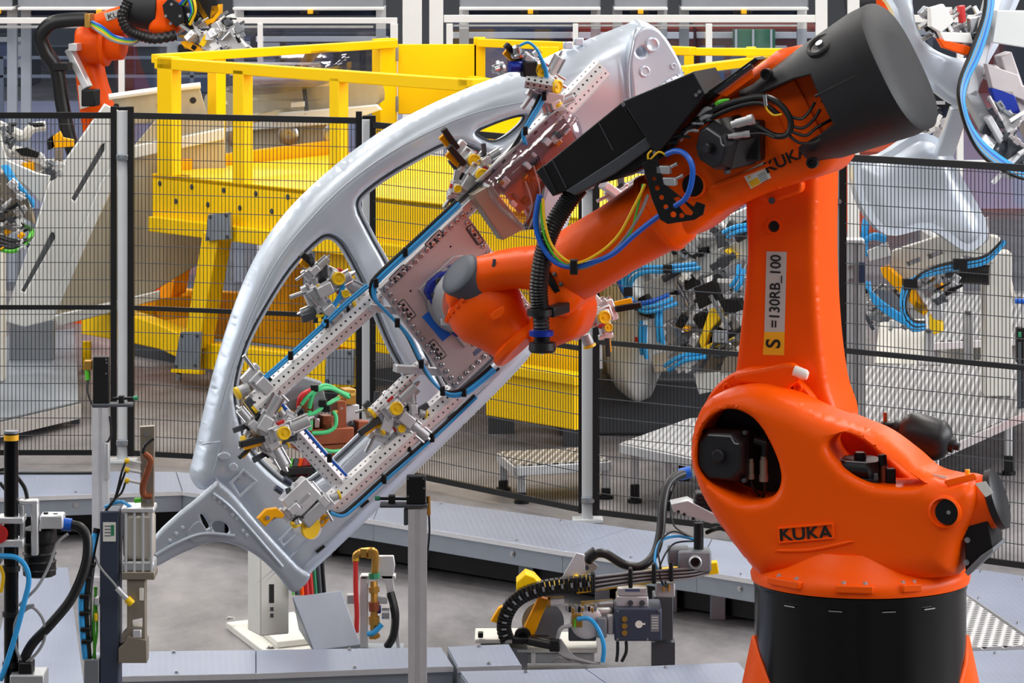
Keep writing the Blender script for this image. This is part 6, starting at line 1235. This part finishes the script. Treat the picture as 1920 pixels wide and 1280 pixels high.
# left fixture (seen between arm and link)
q1 = fp(24.6, R(-20)); t = thing('clamping_fixture', 'clamping fixture with blue hose loop and yellow clamps behind the link arm', 'fixture', (q1.px(1200, 760, 0).x, 24.6, 0))
puff(q1, 'cast_body', [(1122, 480), (1185, 480), (1215, 560), (1230, 640), (1218, 700), (1200, 752), (1170, 745), (1135, 700), (1120, 600)], .3, .3, 'sheet_white', t, [], .12, .03, 4, .04)
a = q1.px(1185, 700, -.15); MB().box(Vector((a.x+.3, a.y, a.z/2)), (1.5, .5, a.z)).build('fixture_table', 'grey_dark', t, .02); a = q1.px(1300, 600, -.3); MB().box(Vector((a.x, a.y+.1, a.z/2)), (1.1, .35, a.z)).build('fixture_frame', 'grey_mid', t, .02)
for x0, y0, x1, y1, wd, m in ((1190, 560, 1420, 455, .18, 'sheet_white'), (1200, 500, 1420, 400, .16, 'sheet_white'), (1205, 480, 1290, 455, .1, 'alu'), (1215, 600, 1300, 560, .12, 'alu'), (1290, 640, 1380, 600, .14, 'grey_mid'), (1230, 680, 1300, 665, .16, 'alu'), (1320, 690, 1400, 650, .12, 'bronze_grey'), (1300, 440, 1390, 420, .12, 'white')): MB().beam(q1.px(x0, y0, .15), q1.px(x1, y1, .15), .12, wd, q1.N).build('fixture_arm_bar', m, t, .01)
for pts, m in (([(1310, 640), (1330, 580), (1345, 576), (1356, 588), (1332, 618), (1320, 650), (1360, 628), (1372, 636), (1325, 660), (1316, 655)], 'knob_yellow'), ([(1356, 470), (1364, 466), (1380, 480), (1376, 486)], 'knob_yellow'), ([(1264, 608), (1290, 614), (1288, 622), (1268, 614)], 'amber'), ([(1195, 560), (1210, 552), (1225, 580), (1222, 598), (1198, 590)], 'black'), ([(1280, 520), (1302, 514), (1308, 535), (1285, 545)], 'black'), ([(1300, 540), (1340, 524), (1350, 560), (1310, 580)], 'black'), ([(1345, 560), (1385, 560), (1395, 580), (1360, 590)], 'black'), ([(1340, 440), (1352, 430), (1360, 460), (1345, 466)], 'grey_dark'), ([(1362, 660), (1395, 640), (1398, 700), (1345, 708)], 'bronze_grey'), ([(1300, 700), (1380, 696), (1395, 720), (1310, 740)], 'sheet_white'), ([(1190, 632), (1202, 634), (1200, 642), (1190, 641)], 'red')): pplate(q1, 'clamp_plate', pts, .32, .08, m, t, [], .006)
junk(q1, 1260, 420, 1410, 680, .25, 46, t, 21, MX+['grey_dark', 'black'], .04, .14)
bundle([(1165, 510, .35), (1172, 545, .38), (1195, 575, .4), (1230, 572, .4), (1262, 560, .36)], 3, .014, 'blue_hose', t, q1, extra='blue_cable'); bundle([(1176, 545, .36), (1182, 520, .38), (1205, 506, .38), (1250, 504, .36), (1310, 498, .34)], 2, .014, 'blue_hose', t, q1)
for pts in ([(1236, 580, .36), (1236, 610, .38), (1240, 645, .36)], [(1206, 605, .34), (1205, 640, .36), (1208, 668, .34)], [(1390, 500, .4), (1385, 525, .42), (1375, 540, .4)], [(1250, 690, .35), (1280, 672, .38), (1320, 665, .36)], [(1360, 440, .4), (1380, 430, .42), (1410, 425, .4)]): bundle(pts, 2, .014, 'blue_hose', t, q1)
for x, y in ((1178, 546), (1198, 573), (1252, 504)): MB().box(q1.px(x, y, .38), (.05, .06, .05)).build('hose_tie', 'black', t)
# right fixture with looped blue hoses
q2 = fp(24.2, R(-15)); t = thing('clamping_fixture', 'white framed clamping fixture with thick blue hose loops at the right', 'fixture', (q2.px(1850, 560, 0).x, 24.2, 0))
pplate(q2, 'fixture_frame', [(1668, 520), (1672, 470), (1720, 455), (1810, 425), (1832, 428), (1836, 460), (1800, 485), (1740, 500), (1705, 545), (1692, 540)], .15, .14, 'off_white', t, [[(1698, 492), (1724, 482), (1726, 490), (1702, 500)], [(1738, 478), (1766, 468), (1768, 476), (1742, 486)]], .008)
a = q2.px(1868, 470, -.1); MB().box(Vector((a.x, a.y, a.z/2+.171)), (.16, .2, a.z-.342)).build('fixture_post', 'off_white', t, .01); MB().beam(q2.px(1800, 450, .0), q2.px(1868, 468, -.05), .14, .16).build('cross_arm', 'off_white', t, .01); pplate(q2, 'post_gusset', [(1840, 552), (1850, 520), (1890, 520), (1900, 560)], -.02, .12, 'off_white', t, [], .006)
for pts, m in (([(1650, 502), (1662, 498), (1710, 540), (1738, 585), (1732, 592), (1690, 552), (1655, 518)], 'amber'), ([(1729, 510), (1745, 508), (1768, 538), (1765, 545), (1750, 538)], 'amber'), ([(1742, 590), (1765, 605), (1766, 622), (1752, 628), (1742, 615)], 'knob_yellow'), ([(1715, 560), (1735, 575), (1730, 590), (1712, 580)], 'mud_gold'), ([(1625, 470), (1660, 455), (1668, 480), (1630, 490)], 'sheet_white'), ([(1640, 540), (1672, 545), (1700, 575), (1690, 590), (1650, 560)], 'grey_mid'), ([(1745, 555), (1765, 560), (1768, 600), (1748, 600)], 'alu'), ([(1722, 520), (1760, 510), (1765, 545), (1735, 560)], 'alu_dull'), ([(1815, 415), (1850, 408), (1852, 450), (1830, 470)], 'alu_dull')): pplate(q2, 'clamp_plate', pts, .26, .08, m, t, [], .006)
junk(q2, 1625, 540, 1700, 610, .15, 16, t, 31, MX, .03, .1); junk(q2, 1735, 510, 1790, 560, .22, 10, t, 32, MX, .03, .1)
cylp(q2, 1790, 512, 1856, 515, .0, .06, 'roller', 'black', t); cylp(q2, 1776, 505, 1800, 512, .02, .05, 'roller_hub', 'grey_dark', t)
for k in range(6): hose([(1880+k, 452, .3), (1850, 480+k*2, .33), (1810, 490+k*2, .35), (1760, 500+k*2, .36), (1718-k*2, 520+k, .38), (1702-k*2, 550, .4), (1700-k, 580+k*3, .42), (1712, 602+k*3, .42), (1735, 605+k*2, .4)], .013, 'blue_hose' if k % 3 else 'rubber', t, 'air_hose', q2, n=4)
for k in range(4): hose([(1620+k*3, 528, .3), (1640, 555+k*4, .32), (1680, 585+k*4, .34), (1715, 605+k*3, .34)], .011, 'blue_hose', t, 'air_hose', q2, n=4)
for k in range(3): hose([(1622+k*3, 410, .2), (1618+k*3, 440, .22), (1620+k*2, 480, .22)], .014, 'blue_hose', t, 'air_hose', q2); hose([(1622, 450, .25), (1640, 440+k*3, .28), (1660, 446+k*3, .26)], .014, 'blue_hose', t, 'air_hose', q2)
for x, y in ((1706, 532), (1800, 495)): MB().box(q2.px(x, y, .38), (.08, .06, .06)).build('hose_tie', 'black', t)
for x, d, lab in ((1816, 25.5, 'slim grey profile stand right of the yellow clamp'), (1742, 25.0, 'slim grey profile stand below the yellow clamp tip')):
    pl = fp(d); t = stand('profile_stand', lab, 'stand', x, d, 'profile stands'); profile(pl, x, .055, 588 if x > 1800 else 622, t, 'alu_dull', .3425 if x < 1800 else 0); bx(pl, x-5, 584 if x > 1800 else 618, x+5, 590 if x > 1800 else 624, -.03, .04, 'stand_head', 'grey_dark', t); MB().box(Vector((t.location.x, d, .01+(.3425 if x < 1800 else 0))), (.14, .14, .02)).build('foot_plate', 'alu', t)
pl = fp(23.0); t = stand('sensor_stand', 'small dark sensor stand with green light at the right edge', 'sensor', 1914, 23.0); profile(pl, 1916, .05, 640, t, 'grey_dark', .3425); bx(pl, 1906, 615, 1930, 680, -.05, .02, 'sensor_box', 'black', t); bx(pl, 1909, 622, 1915, 632, .02, .025, 'status_lamp', 'green', t); cylp(pl, 1903, 564, 1925, 565, .0, .015, 'sensor_plug', 'blue_cable', t); bx(pl, 1916, 560, 1922, 620, -.02, .0, 'sensor_mast', 'alu', t)
o = MB().prism([G(1640, 680, .004), G(1960, 690, .004), G(1960, 590, .004), G(1650, 600, .004)], Vector((0, 0, -.003))).build('floor_marking', 'off_white', None, 0, 0); tag(o, 'bright painted floor strip behind the right hand fence', 'floor marking')
# ================================================================ robot swinging a body panel, upper right
ms = fp(22.2, R(14)); 
t = thing('industrial_robot', 'orange robot just outside the right edge carrying a gripper', 'robot', (4.6, 24.6, 0))
a = Vector(t.location); MB().lathe(a, Vector((0, 0, 1)), [(0, .45), (.06, .45), (.08, .34), (.7, .32), (.75, .38), (1.0, .34), (1.1, .2)], 32).build('base', 'orange_far', t)
MB().beam(a+Vector((0, 0, .9)), a+Vector((.15, 0, 2.3)), .3, .3).build('link_arm', 'orange_far', t, .06); MB().beam(a+Vector((.15, 0, 2.25)), ms.px(1975, 190, -.1), .26, .26).build('forearm', 'orange_far', t, .06)
MB().lathe(ms.px(1990, 190, -.1), -ms.U+Vector((0, 0, -.1)), [(0, .13), (.1, .14), (.16, .12), (.2, .1), (.22, .1)], 28).build('wrist', 'orange_far', t)
bp2 = thing('car_side_frame', 'silver car body panel carried by the gripper at the upper right corner', 'car part', ms.px(1760, 120, 0))
puff(ms, 'outer_skin', [(1655, -40), (1672, 20), (1690, 80), (1712, 130), (1750, 170), (1800, 200), (1830, 170), (1850, 120), (1880, 60), (1900, -40)], .0, .03, 'zinc', bp2, [[(1722, -25), (1712, 30), (1730, 75), (1765, 100), (1810, 108), (1838, 70), (1850, 10), (1850, -25)]], .1, .03, 5, .025)
puff(ms, 'lower_skin', [(1600, 300), (1650, 290), (1720, 250), (1770, 270), (1800, 330), (1850, 430), (1810, 470), (1740, 430), (1660, 440), (1610, 380)], -.25, .03, 'zinc', bp2, [], .12, .03, 4, .03)
MB().beam(ms.px(1800, 200, -.02), ms.px(1770, 290, -.2), .12, .04).build('pillar', 'zinc', bp2, .01)
g2 = thing('robot_gripper', 'large gripper with blue hose bundle held by the robot at the right edge', 'gripper', ms.px(1860, 200, .2))
for x0, y0, x1, y1, wd, m in ((1868, -30, 1815, 180, .1, 'alu'), (1815, 170, 1900, 330, .1, 'alu_dull'), (1850, 130, 1945, 200, .16, 'tool_plate'), (1880, 100, 1960, 330, .1, 'tool_plate')): MB().beam(ms.px(x0, y0, .16), ms.px(x1, y1, .16), .08, wd, ms.N).build('beam', m, g2, .01)
for pts, m in (([(1850, 222), (1860, 216), (1885, 260), (1876, 268)], 'alu'), ([(1874, 214), (1896, 202), (1908, 240), (1890, 250)], 'white'), ([(1858, 165), (1900, 170), (1915, 215), (1870, 205)], 'blue_anod'), ([(1850, 120), (1910, 140), (1925, 190), (1860, 165)], 'tool_plate'), ([(1760, 72), (1812, 85), (1828, 92), (1812, 104), (1770, 90)], 'orange_far'), ([(1745, 15), (1770, 8), (1790, 40), (1765, 62), (1745, 50)], 'white'), ([(1762, 60), (1820, 62), (1826, 82), (1770, 78)], 'white'), ([(1800, 12), (1810, 10), (1812, 40), (1804, 44)], 'red'), ([(1818, 35), (1836, 30), (1832, 60), (1820, 62)], 'steel'), ([(1870, 20), (1925, 20), (1925, 90), (1860, 80)], 'sheet_white'), ([(1890, 260), (1935, 270), (1940, 330), (1890, 310)], 'grey_dark')): pplate(ms, 'tool_plate', pts, .30, .06, m, g2, [], .006)
for k in range(6): hose([(1862-k*2, -30, .3), (1856-k*2, 30, .32), (1836-k*3, 100, .34), (1812-k*2, 150, .36), (1805-k, 190, .38), (1818, 235+k*3, .38), (1848, 275+k*4, .38), (1900, 312+k*3, .36), (1940, 322+k*3, .34)], .016, ('blue_hose', 'blue_cable', 'blue_hose', 'grey_wire', 'blue_hose', 'rubber')[k], g2, 'air_hose', ms, n=4)
junk(ms, 1740, 20, 1840, 80, .2, 16, g2, 44, MX, .03, .1); junk(ms, 1850, 190, 1930, 320, .26, 22, g2, 45, MX+['tool_plate', 'alu'], .03, .12)
MB().lathe(ms.px(1925, 195, .1), -ms.U, [(-.2, .09), (0, .1), (.03, .1)], 24).build('tool_flange', 'blue_anod', g2)
q3 = fp(23.9); t = bpy.data.objects['clamping_fixture.001']
pplate(q3, 'black_pad', [(1748, 172), (1772, 168), (1780, 190), (1788, 200), (1770, 205), (1752, 196)], .12, .12, 'black', t, [], .008); pplate(q3, 'strip_panel', [(1728, 180), (1778, 150), (1796, 165), (1742, 205)], -.05, .04, 'sheet_white', t, [], .004); pplate(q3, 'clamp_head', [(1760, 224), (1790, 218), (1792, 234), (1764, 240)], .12, .1, 'alu', t, [], .006); pplate(q3, 'clamp_cap', [(1742, 236), (1760, 238), (1760, 256), (1744, 256)], .1, .08, 'blue_anod', t, [], .004); pplate(q3, 'clamp_back', [(1752, 206), (1786, 200), (1786, 226), (1752, 232)], .02, .06, 'navy', t, [], .004)
junk(q3, 1715, 190, 1765, 320, .05, 34, t, 52, MX+['alu', 'knob_yellow'], .03, .1); MB().beam(q3.px(1742, 180, .0), q3.px(1735, 440, -.1), .05, .05).build('tower_rod', 'alu', t); MB().beam(q3.px(1735, 440, -.1), q2.px(1780, 470, .1), .06, .06).build('tower_rod', 'alu', t)
# small orange robot beyond the partition, just above the black cover
fo = fp(38.0); t = thing('industrial_robot', 'distant orange robot peeking out above the black arm cover', 'robot', (fo.px(1640, 300, 0).x, 38.0, 0)); a = Vector(t.location)
MB().lathe(a, Vector((0, 0, 1)), [(0, .45), (.06, .45), (.08, .34), (.7, .32), (.75, .38), (1.0, .3)], 28).build('base', 'orange_far', t); MB().beam(a+Vector((0, 0, .9)), fo.px(1640, 20, 0), .28, .28).build('link_arm', 'orange_far', t, .05)
MB().beam(fo.px(1625, 10, -.1), fo.px(1690, 4, -.2), .26, .24).build('forearm', 'orange_far', t, .06); cylp(fo, 1585, 8, 1640, 2, .1, .14, 'arm_cover', 'cover_black', t)
